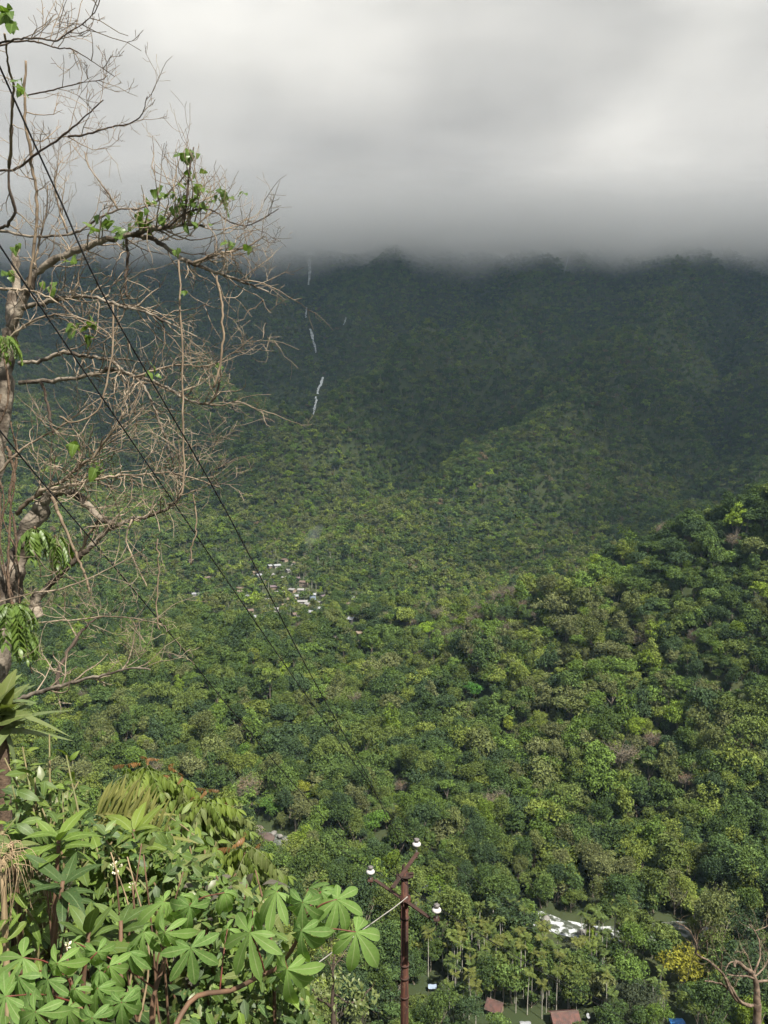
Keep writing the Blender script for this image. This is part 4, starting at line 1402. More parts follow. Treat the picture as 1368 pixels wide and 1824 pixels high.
stay_pts = [at(726, 1597, D0 - 0.08), at(718, 1604, D0 - 0.1), at(700, 1618, D0 - 0.3), at(680, 1632, D0 - 0.5), at(655, 1650, D0 - 0.8), at(560, 1720, D0 - 1.9), at(480, 1790, D0 - 2.8)]
stay_pts.append(np.array([stay_pts[-1][0] - 0.5, stay_pts[-1][1] - 0.4, float(H(stay_pts[-1][0] - 0.5, stay_pts[-1][1] - 0.4))]))
v, f = tube(np.array(stay_pts), [0.008] * len(stay_pts), 6)
tag(link('stay_wire', make_mesh('stay_wire', v, f, [M['stay']], True)), 'pale stay wire running down left from the power pole', 'wire')


def smooth_path(P, n):
    """Catmull-Rom through the points."""
    P = np.asarray(P, float)
    Q = np.concatenate([[2 * P[0] - P[1]], P, [2 * P[-1] - P[-2]]])
    out = []
    segs = len(P) - 1
    for t in np.linspace(0, segs - 1e-6, n):
        i = int(t); u_ = t - i
        p0, p1, p2, p3 = Q[i], Q[i + 1], Q[i + 2], Q[i + 3]
        out.append(0.5 * ((2 * p1) + (-p0 + p2) * u_ + (2 * p0 - 5 * p1 + 4 * p2 - p3) * u_ ** 2 + (-p0 + 3 * p1 - 3 * p2 + p3) * u_ ** 3))
    return np.array(out)


# wires: from upper left (next pole, out of the picture) down to the insulators, and on down the hillside
WIRES = [([(-260, -470), (0, 120), (100, 340), (200, 555), (400, 905), (550, 1195), (650, 1375), (712, 1500)], 3.9, INS_TOP[1], 'black power line crossing from the top left to the near insulator'),
         ([(-260, 30), (0, 438), (190, 720), (313, 900), (515, 1195), (640, 1372), (700, 1458)], 4.5, INS_TOP[2], 'middle black power line running to the pole-top insulator'),
         ([(-260, 420), (0, 767), (170, 970), (300, 1125), (400, 1250), (520, 1393), (620, 1505)], 5.0, INS_TOP[0], 'lowest thin black power line running to the far insulator')]
for (pp, dl, end, lb) in WIRES:
    ex, ey, ed = project(end)
    dmid = []
    x0 = 0.0
    for (a, b) in pp:
        s = (a - x0) / (float(ex) - x0)
        inv = (1 - s) / dl + s / float(ed)
        dmid.append(1.0 / inv)
    P3 = [at(a, b, d_) for (a, b), d_ in zip(pp, dmid)] + [end]
    far = end + np.array([0.75, 0.62, -0.62]) * np.array([16, 16, 16])
    midp = (end + far) / 2 + np.array([0, 0, -1.2])
    far2 = end + np.array([0.75, 0.62, -0.95]) * 60
    P3 += [midp, far, far2]
    path = smooth_path(P3, 90)
    v, f = tube(path, np.full(90, 0.0050), 6)
    tag(link('power_line', make_mesh('power_line', v, f, [M['wire']], True)), lb, 'power line', 'power lines on the pole')

# ---------------------------------------------------------------- leaf shapes for the close plants
def blade(wfn, droop=0.15, fold=0.12, nseg=6, wave=0.0, start=0.0):
    """One leaf blade of length 1 along +Y, face up +Z: three columns of points."""
    V = []; UV = []
    for i in range(nseg + 1):
        t = i / nseg
        w = wfn(t); z = -droop * t * t
        y = start + t * (1 - 0.35 * droop * t)
        for u_ in (-1, 0, 1):
            V.append((u_ * w, y, z + (fold * w if u_ else 0) + (wave * math.sin(t * 9 + u_) * w if u_ else 0)))
            UV.append((u_, t))
    Fc = []
    for i in range(nseg):
        a = i * 3
        Fc += [(a, a + 1, a + 4, a + 3), (a + 1, a + 2, a + 5, a + 4)]
    return np.array(V), Fc, np.array(UV)


def w_ellip(k):  return lambda t: k * (max(0.0, math.sin(math.pi * min(1, t * 0.98 + 0.01))) ** 0.75) * (1 - 0.25 * t) + 0.004
def w_heart(k):  return lambda t: k * (max(0.0, 1 - t) ** 0.62) * (0.55 + 0.45 * min(1, t * 6 + 0.3)) + 0.004
def w_lance(k):  return lambda t: k * (max(0.0, math.sin(math.pi * (t ** 0.85) * 0.99 + 0.01)) ** 0.85) + 0.004
def w_strap(k):  return lambda t: k * (1 - max(0, (t - 0.55) / 0.45) ** 2 * 0.95) * min(1, 0.55 + t * 2)
def w_obov(k):   return lambda t: k * (max(0.0, math.sin(math.pi * (t ** 1.35) * 0.985 + 0.012)) ** 0.9) + 0.012


def rot_z(V, a):
    c, s = math.cos(a), math.sin(a)
    return V @ np.array([[c, s, 0], [-s, c, 0], [0, 0, 1]])


def rot_x(V, a):
    c, s = math.cos(a), math.sin(a)
    return V @ np.array([[1, 0, 0], [0, c, s], [0, -s, c]])


def palmate_mesh(name, mat, seed, droop):
    rng = np.random.default_rng(seed)
    g = Geo()
    for a, L in zip((-128, -88, -44, 0, 44, 88, 128), (0.55, 0.86, 1.05, 1.15, 1.08, 0.88, 0.58)):
        v, f, uv = blade(w_obov(0.125 * rng.uniform(0.85, 1.15)), droop * rng.uniform(0.6, 1.5), 0.16, 8, 0.14)
        v = v * L
        v = rot_x(v, -rng.uniform(0.05, 0.45) - 0.25 * droop)
        g.add(rot_z(v, math.radians(a + rng.normal() * 5)), f, uv, rng.uniform(0.92, 1.08))
    return g.mesh(name, [mat], True)


def pinnate_mesh(name, mats, seed, pairs=7, ll=0.30, lw=0.30, droop=0.35, hang=0.5, up=0.0, shape=w_ellip):
    """Compound leaf of length 1: a rachis and opposite leaflets."""
    rng = np.random.default_rng(seed)
    g = Geo(); nf = []
    def mid(t): return np.array([0, t * (1 - 0.3 * droop * t), -droop * t * t])
    v, f = tube([mid(t) for t in np.linspace(0, 1, 6)], np.linspace(0.012, 0.004, 6), 4, False)
    g.add(v, f); nr_ = len(f)
    for k in range(pairs):
        t = 0.18 + 0.80 * k / (pairs - 1)
        for s in (-1, 1):
            v, f, uv = blade(shape(lw), 0.3, 0.15, 4)
            v = v * ll * (0.75 + 0.5 * math.sin(math.pi * (0.2 + 0.7 * t))) * rng.uniform(0.88, 1.1)
            v = rot_x(v, -hang * rng.uniform(0.7, 1.3) + up)
            v = rot_z(v, -s * math.radians(62 + rng.normal() * 6))
            g.add(v + mid(t), f, uv, rng.uniform(0.85, 1.15))
    v, f, uv = blade(shape(lw), 0.3, 0.15, 4); g.add(rot_x(v * ll, -hang * 0.6) + mid(1.0), f, uv)
    return g.mesh(name, mats, True)


LM = {}
LM['cassava'] = plant_leaf_mat('cassava_leaf', (0.138, 0.240, 0.066), (0.29, 0.36, 0.16), 0.40, 0.58, 0.18, 0.25, (0.16, 0.13, 0.05))
LM['bright'] = plant_leaf_mat('bright_leaf', (0.106, 0.172, 0.032), (0.22, 0.30, 0.10), 0.30, 0.48, 0.30, 0.3, (0.17, 0.14, 0.05))
LM['fresh'] = plant_leaf_mat('fresh_leaf', (0.132, 0.192, 0.036), (0.24, 0.30, 0.12), 0.35, 0.5, 0.28, 0.3, (0.17, 0.14, 0.05))
LM['dark'] = plant_leaf_mat('dark_leaf', (0.040, 0.076, 0.022), (0.11, 0.16, 0.07), 0.22, 0.5, 0.28, 0.25, (0.17, 0.14, 0.05))
LM['mid'] = plant_leaf_mat('mid_leaf', (0.072, 0.120, 0.028), (0.14, 0.20, 0.09), 0.28, 0.5, 0.28, 0.3, (0.17, 0.14, 0.05))
LM['olive'] = plant_leaf_mat('olive_leaf', (0.115, 0.150, 0.048), (0.2, 0.22, 0.1), 0.28, 0.40, 0.4, 0.3, (0.17, 0.14, 0.05))
LM['yellow'] = plant_leaf_mat('yellow_frond', (0.135, 0.150, 0.046), (0.30, 0.29, 0.12), 0.30, 0.45, 0.35, 0.1)
LM['red'] = plant_leaf_mat('red_young_leaf', (0.160, 0.092, 0.036), (0.28, 0.16, 0.06), 0.35, 0.4, 0.4, 0.2)
LM['purple'] = plant_leaf_mat('purple_grey_leaf', (0.095, 0.090, 0.070), (0.15, 0.14, 0.11), 0.2, 0.5, 0.3, 0.3)
LM['strap'] = plant_leaf_mat('strap_leaf', (0.120, 0.160, 0.062), (0.16, 0.20, 0.09), 0.25, 0.32, 0.5, 0.0)
LM['fern'] = plant_leaf_mat('fern_leaf', (0.100, 0.165, 0.034), (0.2, 0.28, 0.08), 0.35, 0.4, 0.35, 0.3)
LM['vine'] = plant_leaf_mat('vine_leaf', (0.088, 0.150, 0.030), (0.2, 0.28, 0.1), 0.40, 0.35, 0.4, 0.3)
M['petiole'] = simple_mat('red_petiole', (0.135, 0.032, 0.026), (0.10, 0.05, 0.028), 20.0, 0.5)
M['green_stem'] = simple_mat('green_stem', (0.12, 0.14, 0.05), (0.16, 0.11, 0.06), 12.0, 0.6)
M['brown_stem'] = simple_mat('brown_stem', (0.15, 0.085, 0.050), (0.09, 0.055, 0.035), 14.0, 0.7)
M['tree_bark'] = simple_mat('grey_bark', (0.225, 0.190, 0.148), (0.062, 0.048, 0.036), 7.0, 0.9, bump=0.9, lo=0.42, hi=0.60)
M['twig_bark'] = simple_mat('twig_bark', (0.300, 0.240, 0.172), (0.125, 0.094, 0.066), 5.0, 0.9, lo=0.42, hi=0.62)
M['dark_bark'] = simple_mat('dark_bark', (0.050, 0.036, 0.028), (0.080, 0.060, 0.045), 8.0, 0.9, bump=0.5)
M['vine_bark'] = simple_mat('pale_vine', (0.235, 0.180, 0.122), (0.125, 0.092, 0.062), 9.0, 0.9)
M['root_bark'] = simple_mat('fibrous_root', (0.130, 0.088, 0.058), (0.070, 0.048, 0.034), 16.0, 0.95, bump=0.6)
M['dead_bark'] = simple_mat('bleached_bark', (0.210, 0.155, 0.112), (0.075, 0.052, 0.038), 4.0, 0.9, bump=0.4)
M['straw'] = simple_mat('dry_grass', (0.330, 0.250, 0.150), (0.22, 0.16, 0.09), 6.0, 0.9)
M['flower'] = simple_mat('cream_flower', (0.62, 0.58, 0.42), (0.48, 0.44, 0.28), 30.0, 0.7)

SHAPES = {}
def shape_set(key, mat, wfn, n=3, nseg=6, droops=(0.12, 0.3, 0.5), fold=0.14, wave=0.16):
    lst = []
    for k in range(n):
        v, f, uv = blade(wfn, droops[k % len(droops)], fold, nseg, wave)
        lst.append(make_mesh(key + '_leaf', v, f, [LM[mat]], True, uv=uv, shade=np.ones(len(v))))
    SHAPES[key] = lst


for mt in ('bright', 'fresh', 'dark', 'mid', 'olive', 'purple', 'red'):
    shape_set('ellip_' + mt, mt, w_ellip(0.21))
    shape_set('lance_' + mt, mt, w_lance(0.145), droops=(0.15, 0.4, 0.65))
for mt in ('bright', 'fresh', 'mid', 'vine'):
    shape_set('heart_' + mt, mt, w_heart(0.42), droops=(0.1, 0.25, 0.4), fold=0.1)
shape_set('strap', 'strap', w_strap(0.075), 4, 11, (0.5, 1.1, 1.7, 2.3), fold=0.5)
SHAPES['palmate'] = [palmate_mesh('cassava_leaf', LM['cassava'], 40 + k, d_) for k, d_ in enumerate((0.20, 0.35, 0.5, 0.65, 0.8, 0.3, 0.55))]
SHAPES['pinnate_mid'] = [pinnate_mesh('pinnate_leaf', [LM['mid']], 60 + k, 7, 0.30, 0.2, 0.4, 0.7) for k in range(3)]
SHAPES['pinnate_olive'] = [pinnate_mesh('pinnate_leaf', [LM['olive']], 70 + k, 6, 0.36, 0.22, 0.45, 0.9) for k in range(3)]
SHAPES['pinnate_fresh'] = [pinnate_mesh('pinnate_leaf', [LM['fresh']], 75 + k, 6, 0.38, 0.2, 0.35, 0.9) for k in range(3)]
SHAPES['pinnate_red'] = [pinnate_mesh('pinnate_leaf', [LM['red']], 80 + k, 6, 0.34, 0.2, 0.35, 0.9) for k in range(3)]
SHAPES['frond'] = [pinnate_mesh('frond', [LM['yellow']], 90 + k, 13, 0.42, 0.048, 0.35, 0.0, 0.85, w_strap) for k in range(3)]
SHAPES['fern'] = [pinnate_mesh('fern_frond', [LM['fern']], 95 + k, 8, 0.34, 0.17, 0.9, 0.6, 0.0, w_lance) for k in range(3)]


def unit(v):
    v = np.asarray(v, float)
    return v / max(np.linalg.norm(v), 1e-9)


def place(name, mesh, parent, base, pos, dirv, upv, size, wide=1.0):
    y = unit(dirv); x = unit(np.cross(y, upv)); z = np.cross(x, y)
    m_ = Matrix(((x[0] * size * wide, y[0] * size, z[0] * size, pos[0] - base[0]),
                 (x[1] * size * wide, y[1] * size, z[1] * size, pos[1] - base[1]),
                 (x[2] * size * wide, y[2] * size, z[2] * size, pos[2] - base[2]), (0, 0, 0, 1)))
    o = bpy.data.objects.new(name, mesh)
    root.objects.link(o)
    o.parent = parent
    o.matrix_basis = m_
    return o


TO_CAM = np.array([0, -1.0, 0.25])


def stem_part(t, base, path, r0, r1, mat, name='stem', sides=6):
    v, f = tube(path, np.linspace(r0, r1, len(path)), sides)
    return link(name, make_mesh(name, v - np.asarray(base), f, [mat], True), t)


def ground_under(p):
    return np.array([p[0], p[1], float(H(p[0], p[1])) - 0.05])


def shrub(name, label, cat, tips, shapes, leaf_len, per, seed, stem_mat='green_stem', r0=0.014, t0=0.35, droop=0.15, group=None, spread=0.5, toward=0.35):
    """Stems rise from one root and carry single leaves. tips: (px, py, depth)."""
    rng = np.random.default_rng(seed)
    T3 = [at(*q) for q in tips]
    base = ground_under(np.mean(T3, axis=0))
    t = thing(name, label, cat, base, group)
    for tip in T3:
        foot = base + np.array([rng.normal() * 0.12, rng.normal() * 0.12, 0])
        midp = foot * 0.45 + tip * 0.55 + np.array([rng.normal() * 0.12, rng.normal() * 0.12, 0.1])
        path = smooth_path([foot, midp, tip], 10)
        stem_part(t, base, path, r0, r0 * 0.3, M[stem_mat])
        L = np.linalg.norm(tip - foot)
        n = per
        for k in range(n):
            u_ = t0 + (1 - t0) * ((k + rng.uniform(0, 0.8)) / n)
            u_ = 1 - (1 - u_) * min(1.0, 0.9 / max(L * (1 - t0), 0.3))      # leaves sit on the upper part of the stem
            i = min(int(u_ * 9), 8); fr = u_ * 9 - i
            p = path[i] * (1 - fr) + path[i + 1] * fr
            tang = unit(path[i + 1] - path[i])
            a = k * 2.39996 + rng.normal() * 0.3
            s1 = unit(np.cross(tang, (0.3, 0.9, 0.1))); s2 = np.cross(tang, s1)
            rad = s1 * math.cos(a) + s2 * math.sin(a)
            dv = rad + tang * rng.uniform(0.1, 0.6) + np.array([0, -toward, -droop * rng.uniform(0, 2)])
            sh = shapes[rng.integers(len(shapes))]
            place('leaf', SHAPES[sh][rng.integers(len(SHAPES[sh]))], t, base, p + rad * 0.02, dv,
                  np.array([0, 0, 1.0]) + rng.normal(size=3) * 0.3 + TO_CAM * 0.3, leaf_len * rng.uniform(0.6, 1.25))
    return t, base


# ---------------------------------------------------------------- the bare tree at the left
TD = 6.6
rngT = np.random.default_rng(77)


def twig(geo, p0, dirv, L, r, rng, depth, up=0.15, sides=4):
    n = max(4, int(L / 0.06))
    n = min(n, 9)
    p = np.array(p0, float); d_ = unit(dirv)
    path = [p.copy()]
    for i in range(n):
        d_ = unit(d_ + rng.normal(size=3) * 0.24 + np.array([0, 0, up * 0.35]))
        p = p + d_ * L / n
        path.append(p.copy())
    path = np.array(path)
    v, f = tube(path, np.linspace(r, max(0.0016, r * 0.35), len(path)), sides if r > 0.004 else 3, False)
    geo.add(v, f)
    if depth > 0:
        for k in range(rng.integers(1, 4)):
            i = rng.integers(1, len(path) - 1)
            dd = unit(path[i + 1] - path[i])
            side = unit(np.cross(dd, rng.normal(size=3)))
            twig(geo, path[i], dd * 0.55 + side * rng.uniform(0.5, 1.0), L * rng.uniform(0.35, 0.7), r * 0.62, rng, depth - 1, up, sides)
    return path


def limb(t, base, pts, d0, d1, r0, r1, ntwig, tl, mat='tree_bark', up=0.15, seed=1, name='branch', tdepth=2, tw_mat='twig_bark', from_=0.15, knob=0.12):
    """A limb traced through picture points; twigs grow from it. r in picture pixels (half width)."""
    rng = np.random.default_rng(seed)
    n = len(pts)
    dd = np.linspace(d0, d1, n)
    P3 = [at(a, b, z) for (a, b), z in zip(pts, dd)]
    path = smooth_path(P3, max(10, n * 5))
    m_ = len(path)
    rad = np.linspace(r0, r1, m_) * np.linspace(d0, d1, m_) / F
    rad = rad * (1 + knob * np.interp(np.arange(m_), np.arange(0, m_, 2), rng.normal(size=len(range(0, m_, 2)))))
    jit = rng.normal(size=(m_, 3)) * np.minimum(0.006, rad[:, None] * 0.4); jit[0] = 0
    v, f = tube(path + jit, rad, 9 if r0 > 5 else 6)
    o = link(name, make_mesh(name, v - base, f, [M[mat]], True), t)
    if ntwig:
        g = Geo()
        ntwig = max(2, int(ntwig * 0.62))
        for k in range(ntwig):
            u_ = from_ + (1 - from_) * (k + rng.random()) / ntwig
            i = min(int(u_ * (m_ - 1)), m_ - 2)
            tang = unit(path[i + 1] - path[i])
            side = unit(np.cross(tang, rng.normal(size=3)))
            twig(g, path[i], tang * rng.uniform(0.2, 0.9) + side * rng.uniform(0.6, 1.1) + np.array([0.1, 0, up]), tl * rng.uniform(0.5, 1.55), max(0.0028, min(0.0065, rad[i] * 0.5)), rng, tdepth, up)
        link('twigs', g.mesh('twigs', [M[tw_mat]], True, origin=base), o)['kind'] = 'stuff'
    return path


tb = np.array([at(-40, 1420, TD)[0], TD, 0]); tb[2] = float(H(tb[0], tb[1])) - 0.1
bare = thing('bare_tree', 'gnarled leafless tree with tangled twigs at the left edge', 'tree', tb)
trunk_pts = [(-70, 1560), (-45, 1380), (-12, 1180), (14, 1060), (38, 975), (62, 925), (88, 880)]
P3 = [tb + np.array([0, 0, 0])] + [at(a, b, TD) for a, b in trunk_pts[1:]]
path = smooth_path(P3, 34)
rad = np.interp(np.linspace(0, 1, 34), [0, .4, .7, 0.93, 1], [0.17, 0.11, 0.085, 0.064, 0.03]) * (1 + 0.10 * rngT.normal(size=34))
v, f = tube(path + rngT.normal(size=(34, 3)) * 0.012, rad, 14)
link('trunk', make_mesh('trunk', v - tb, f, [M['tree_bark']], True), bare)
# second stem, nearly upright, along the picture edge
P3 = [path[8], at(-30, 1000, TD + .2), at(-12, 850, TD + .3), at(2, 730, TD + .3), at(12, 650, TD + .3), at(20, 580, TD + .3), at(26, 520, TD + .35), at(30, 440, TD + .4)]
p2 = smooth_path(P3, 40)
rad = np.interp(np.linspace(0, 1, 40), [0, .5, .85, 1], [0.105, 0.072, 0.052, 0.028]) * (1 + 0.12 * rngT.normal(size=40))
v, f = tube(p2 + rngT.normal(size=(40, 3)) * 0.01, rad, 12)
link('trunk', make_mesh('second_trunk', v - tb, f, [M['tree_bark']], True), bare)['label'] = 'upright second stem along the picture edge'
# fibrous roots of climbers that wrap the trunk
for k in range(6):
    rr = np.random.default_rng(300 + k)
    a0 = rr.uniform(-25, 70); ytop = rr.uniform(560, 900); ybot = rr.uniform(980, 1200)
    pts_ = [(a0 * 0.5 + rr.normal() * 10 + 12 * math.sin(i * 1.3 + k), ytop + (ybot - ytop) * i / 5) for i in range(6)]
    limb(bare, tb, pts_, TD - 0.12, TD - 0.16, rr.uniform(1.0, 3.0), rr.uniform(0.8, 2.0), 0, 0, 'root_bark', seed=400 + k, name='climber_root', knob=0.25)

LIMBS = [  # pts, d0, d1, half width px start / end, twigs, twig length m, material, up bias
    ([(18, 585), (42, 535), (68, 484), (108, 458), (150, 441), (190, 428), (240, 419), (285, 432), (318, 458), (345, 470), (395, 488), (440, 505), (478, 520)], 6.6, 6.0, 8.6, 1.2, 60, 0.42, 'tree_bark', 0.10),
    ([(235, 420), (262, 410), (300, 405), (335, 400), (365, 402)], 6.25, 6.1, 5.0, 2.0, 44, 0.5, 'tree_bark', 0.55),
    ([(-12, 408), (60, 421), (130, 416), (165, 396), (210, 374), (255, 370), (298, 345), (340, 300)], 6.7, 6.3, 2.8, 1.0, 24, 0.40, 'tree_bark', 0.4),
    ([(-12, 302), (28, 301), (62, 276), (110, 243), (150, 208), (184, 178)], 6.3, 5.8, 2.8, 0.9, 18, 0.36, 'dark_bark', 0.25),
    ([(122, 243), (150, 240), (190, 228), (228, 221), (252, 205), (262, 172)], 5.9, 5.7, 2.0, 0.7, 12, 0.24, 'dark_bark', 0.25),
    ([(-12, 80), (30, 70), (62, 68), (100, 72), (120, 60), (150, 40), (172, 16), (182, -20)], 4.0, 3.8, 2.0, 0.7, 22, 0.22, 'dark_bark', 0.2),
    ([(-12, 82), (45, 72), (80, 79), (102, 86), (128, 88), (165, 110), (204, 136)], 4.1, 4.3, 1.8, 0.6, 14, 0.18, 'dark_bark', 0.2),
    ([(48, 170), (95, 160), (142, 148), (180, 142), (192, 134)], 5.2, 5.2, 1.2, 0.5, 14, 0.2, 'dark_bark', 0.3),
    ([(40, 548), (90, 536), (135, 528), (172, 530), (212, 545), (250, 552), (300, 575), (352, 600)], 6.5, 6.1, 4.6, 1.2, 50, 0.40, 'tree_bark', 0.0),
    ([(-12, 515), (30, 515), (70, 522), (110, 545), (140, 570), (190, 600)], 6.2, 6.0, 2.6, 1.0, 14, 0.30, 'twig_bark', 0.0),
    ([(34, 648), (75, 641), (112, 629), (150, 633), (190, 640), (222, 660), (250, 682), (268, 712), (284, 752), (300, 792), (310, 830)], 6.6, 6.2, 4.2, 1.2, 40, 0.36, 'tree_bark', -0.1),
    ([(34, 682), (110, 676), (160, 668), (200, 656), (242, 671), (290, 686), (330, 711), (365, 720), (384, 704), (392, 672), (394, 640)], 6.6, 6.1, 4.4, 1.3, 40, 0.36, 'tree_bark', 0.1),
    ([(365, 718), (390, 722), (425, 716), (455, 728), (490, 738)], 6.1, 6.0, 1.6, 0.7, 14, 0.22, 'twig_bark', 0.0),
    ([(240, 672), (290, 655), (330, 650), (372, 652), (420, 625), (450, 600)], 6.2, 6.0, 2.2, 0.8, 20, 0.28, 'twig_bark', 0.1),
    ([(78, 895), (98, 876), (122, 878), (142, 886), (160, 906), (178, 922), (200, 932)], 6.55, 6.3, 8.5, 5.5, 12, 0.3, 'tree_bark', 0.2),
    ([(30, 915), (60, 885), (95, 866), (130, 842), (165, 812), (198, 772), (220, 735)], 6.6, 6.2, 5.0, 1.3, 60, 0.42, 'twig_bark', 0.35),
    ([(90, 872), (140, 862), (190, 850), (240, 846), (290, 842), (340, 850), (390, 868)], 6.4, 6.1, 3.4, 1.0, 60, 0.40, 'twig_bark', 0.15),
    ([(62, 1078), (84, 1046), (108, 1024), (150, 984), (190, 946), (226, 929), (262, 920), (300, 905), (322, 880), (327, 850)], 6.5, 6.2, 6.2, 1.6, 34, 0.36, 'tree_bark', 0.15),
    ([(100, 1030), (130, 1000), (160, 950), (182, 918)], 6.45, 6.4, 3.5, 2.0, 6, 0.25, 'vine_bark', 0.1),
    ([(66, 1100), (62, 1075), (68, 1055)], 6.5, 6.5, 12, 7.5, 0, 0, 'tree_bark', 0.1),
    ([(20, 1252), (60, 1236), (105, 1222), (150, 1210), (195, 1200), (232, 1190), (268, 1192)], 6.0, 5.6, 5.0, 1.3, 22, 0.26, 'tree_bark', 0.25),
    ([(102, 1230), (104, 1200), (114, 1172), (138, 1132), (158, 1112), (180, 1098)], 5.95, 6.3, 4.4, 1.6, 8, 0.26, 'dark_bark', 0.1),
    ([(-12, 1118), (60, 1110), (130, 1104), (190, 1098), (240, 1102), (290, 1112)], 6.3, 6.0, 2.0, 0.8, 30, 0.30, 'twig_bark', 0.1),
    ([(-12, 1075), (50, 1058), (110, 1048), (170, 1025), (220, 1000), (258, 978)], 6.1, 6.0, 1.8, 0.8, 24, 0.30, 'twig_bark', 0.1),
    ([(92, 885), (112, 930), (134, 985), (150, 1022), (160, 1056)], 6.1, 6.1, 3.0, 2.0, 3, 0.2, 'vine_bark', 0.0),
    ([(-12, 640), (20, 600), (62, 570), (110, 560), (165, 575), (210, 610)], 6.1, 5.9, 2.4, 0.9, 26, 0.30, 'twig_bark', 0.1),
    ([(-12, 850), (40, 800), (90, 770), (150, 730), (190, 700)], 6.5, 6.3, 2.6, 0.9, 22, 0.34, 'twig_bark', 0.2),
    ([(46, 108), (44, 170), (48, 240), (58, 300), (66, 360), (62, 440), (48, 520)], 6.0, 6.3, 2.0, 3.2, 10, 0.26, 'vine_bark', 0.3),
    ([(22, 170), (20, 260), (16, 330), (26, 372), (14, 400), (-8, 408)], 5.8, 6.2, 2.2, 3.0, 8, 0.24, 'dark_bark', 0.1),
    ([(8, 60), (14, 110), (24, 160), (20, 220), (18, 300)], 4.6, 5.6, 1.6, 2.4, 6, 0.2, 'vine_bark', 0.1),
    ([(210, 372), (190, 340), (160, 300), (150, 270)], 6.4, 6.3, 1.8, 0.8, 10, 0.3, 'twig_bark', 0.5),
    ([(120, 416), (105, 370), (98, 330), (104, 290)], 6.6, 6.5, 2.0, 0.9, 14, 0.32, 'twig_bark', 0.5),
    ([(60, 480), (70, 430), (82, 380), (85, 330)], 6.7, 6.6, 2.4, 0.9, 16, 0.32, 'twig_bark', 0.5),
    ([(300, 405), (330, 380), (370, 372), (410, 395), (440, 402), (470, 388), (496, 372)], 6.1, 5.9, 2.0, 0.7, 16, 0.24, 'dark_bark', 0.2),
    ([(345, 470), (380, 455), (410, 448), (440, 440), (470, 420)], 6.0, 5.9, 2.6, 1.0, 34, 0.22, 'twig_bark', 0.05),
    ([(225, 425), (228, 470), (224, 500), (226, 530)], 6.3, 6.3, 3.0, 2.0, 3, 0.2, 'dark_bark', -0.3),
    ([(72, 680), (85, 720), (92, 760), (95, 775)], 6.3, 6.3, 3.2, 2.0, 5, 0.2, 'dark_bark', -0.3),
    ([(235, 925), (225, 960), (240, 1000), (262, 1045)], 6.2, 6.1, 1.6, 0.8, 8, 0.25, 'twig_bark', -0.1),
]
for k, (pp, d0, d1, r0, r1, nt_, tl_, mt, up_) in enumerate(LIMBS):
    limb(bare, tb, pp, d0, d1, r0, r1, nt_, tl_, mt, up_, seed=500 + k)

# hanging lianas
for k, (pp, r_, lb) in enumerate([
        ([(318, 465), (322, 540), (324, 620), (326, 700), (325, 780), (328, 860), (318, 890)], 1.7, 'straight pale liana hanging from the long limb'),
        ([(385, 490), (396, 545), (397, 600), (392, 650), (381, 690)], 2.1, 'curved pale liana hanging from the end of the limb'),
        ([(345, 880), (350, 920), (349, 950), (342, 975), (340, 1005)], 1.2, 'short tan liana tip hanging over the valley'),
        ([(280, 960), (282, 1020), (280, 1090), (284, 1120)], 1.2, 'thin liana hanging below the broken stub'),
        ([(202, 545), (200, 620), (188, 690), (170, 735), (130, 752), (106, 742)], 1.6, 'looping pale liana under the middle limb')]):
    P3 = [at(a, b, 6.0 - 0.05 * k) for a, b in pp]
    path = smooth_path(P3, 22)
    v, f = tube(path + np.random.default_rng(k).normal(size=(22, 3)) * 0.004, np.full(22, r_ * 6.0 / F), 6)
    b_ = path[0]
    tag(link('liana', make_mesh('liana', v - b_, f, [M['vine_bark']], True), None, tuple(b_)), lb, 'liana', 'lianas hanging from the bare tree')

# leafy climber in the tree
def climber(label, clusters, d, size, seed, stem=None):
    rng = np.random.default_rng(seed)
    b_ = at(clusters[0][0], clusters[0][1], d)
    t = thing('climbing_vine', label, 'vine', b_, 'leafy vines in the bare tree')
    if stem:
        path = smooth_path([at(a, b, d + 0.02) for a, b in stem], 16)
        stem_part(t, b_, path, 0.012, 0.005, M['dark_bark'])
    for (cx, cyy, sp_, n) in clusters:
        for k in range(n):
            p = at(cx + rng.normal() * sp_, cyy + rng.normal() * sp_ * 0.7, d + rng.normal() * 0.06)
            dv = rng.normal(size=3) * 0.8 + np.array([0, -0.3, -0.5])
            place('leaf', SHAPES['heart_vine'][rng.integers(3)], t, b_, p, dv, np.array([0, -0.4, 1.0]) + rng.normal(size=3) * 0.4, size * rng.uniform(0.6, 1.2))


climber('leafy green vine with heart-shaped leaves on the tip of the long limb', [(336, 272, 9, 18), (330, 352, 24, 26), (385, 350, 13, 15), (300, 375, 18, 12), (285, 350, 12, 8), (345, 380, 24, 10), (352, 310, 6, 5), (400, 340, 5, 4)], 6.05, 0.07, 1, [(326, 400), (333, 350), (338, 300), (345, 262)])
climber('cluster of fresh green vine leaves along the pale limb', [(250, 398, 9, 8), (215, 412, 8, 7), (185, 392, 8, 8), (265, 402, 6, 5), (163, 408, 5, 3)], 6.2, 0.085, 2)
climber('few yellow-green vine leaves below the pale limb', [(120, 468, 8, 6), (30, 440, 5, 4), (12, 488, 9, 7), (88, 503, 7, 5)], 6.3, 0.08, 3)
climber('green vine leaves hanging under the tangled middle branch', [(135, 580, 9, 9), (165, 577, 7, 6), (155, 600, 4, 3)], 6.0, 0.085, 4)
climber('pair of large fresh leaves on the bare twigs', [(133, 793, 6, 5), (178, 832, 6, 5)], 6.1, 0.10, 5)
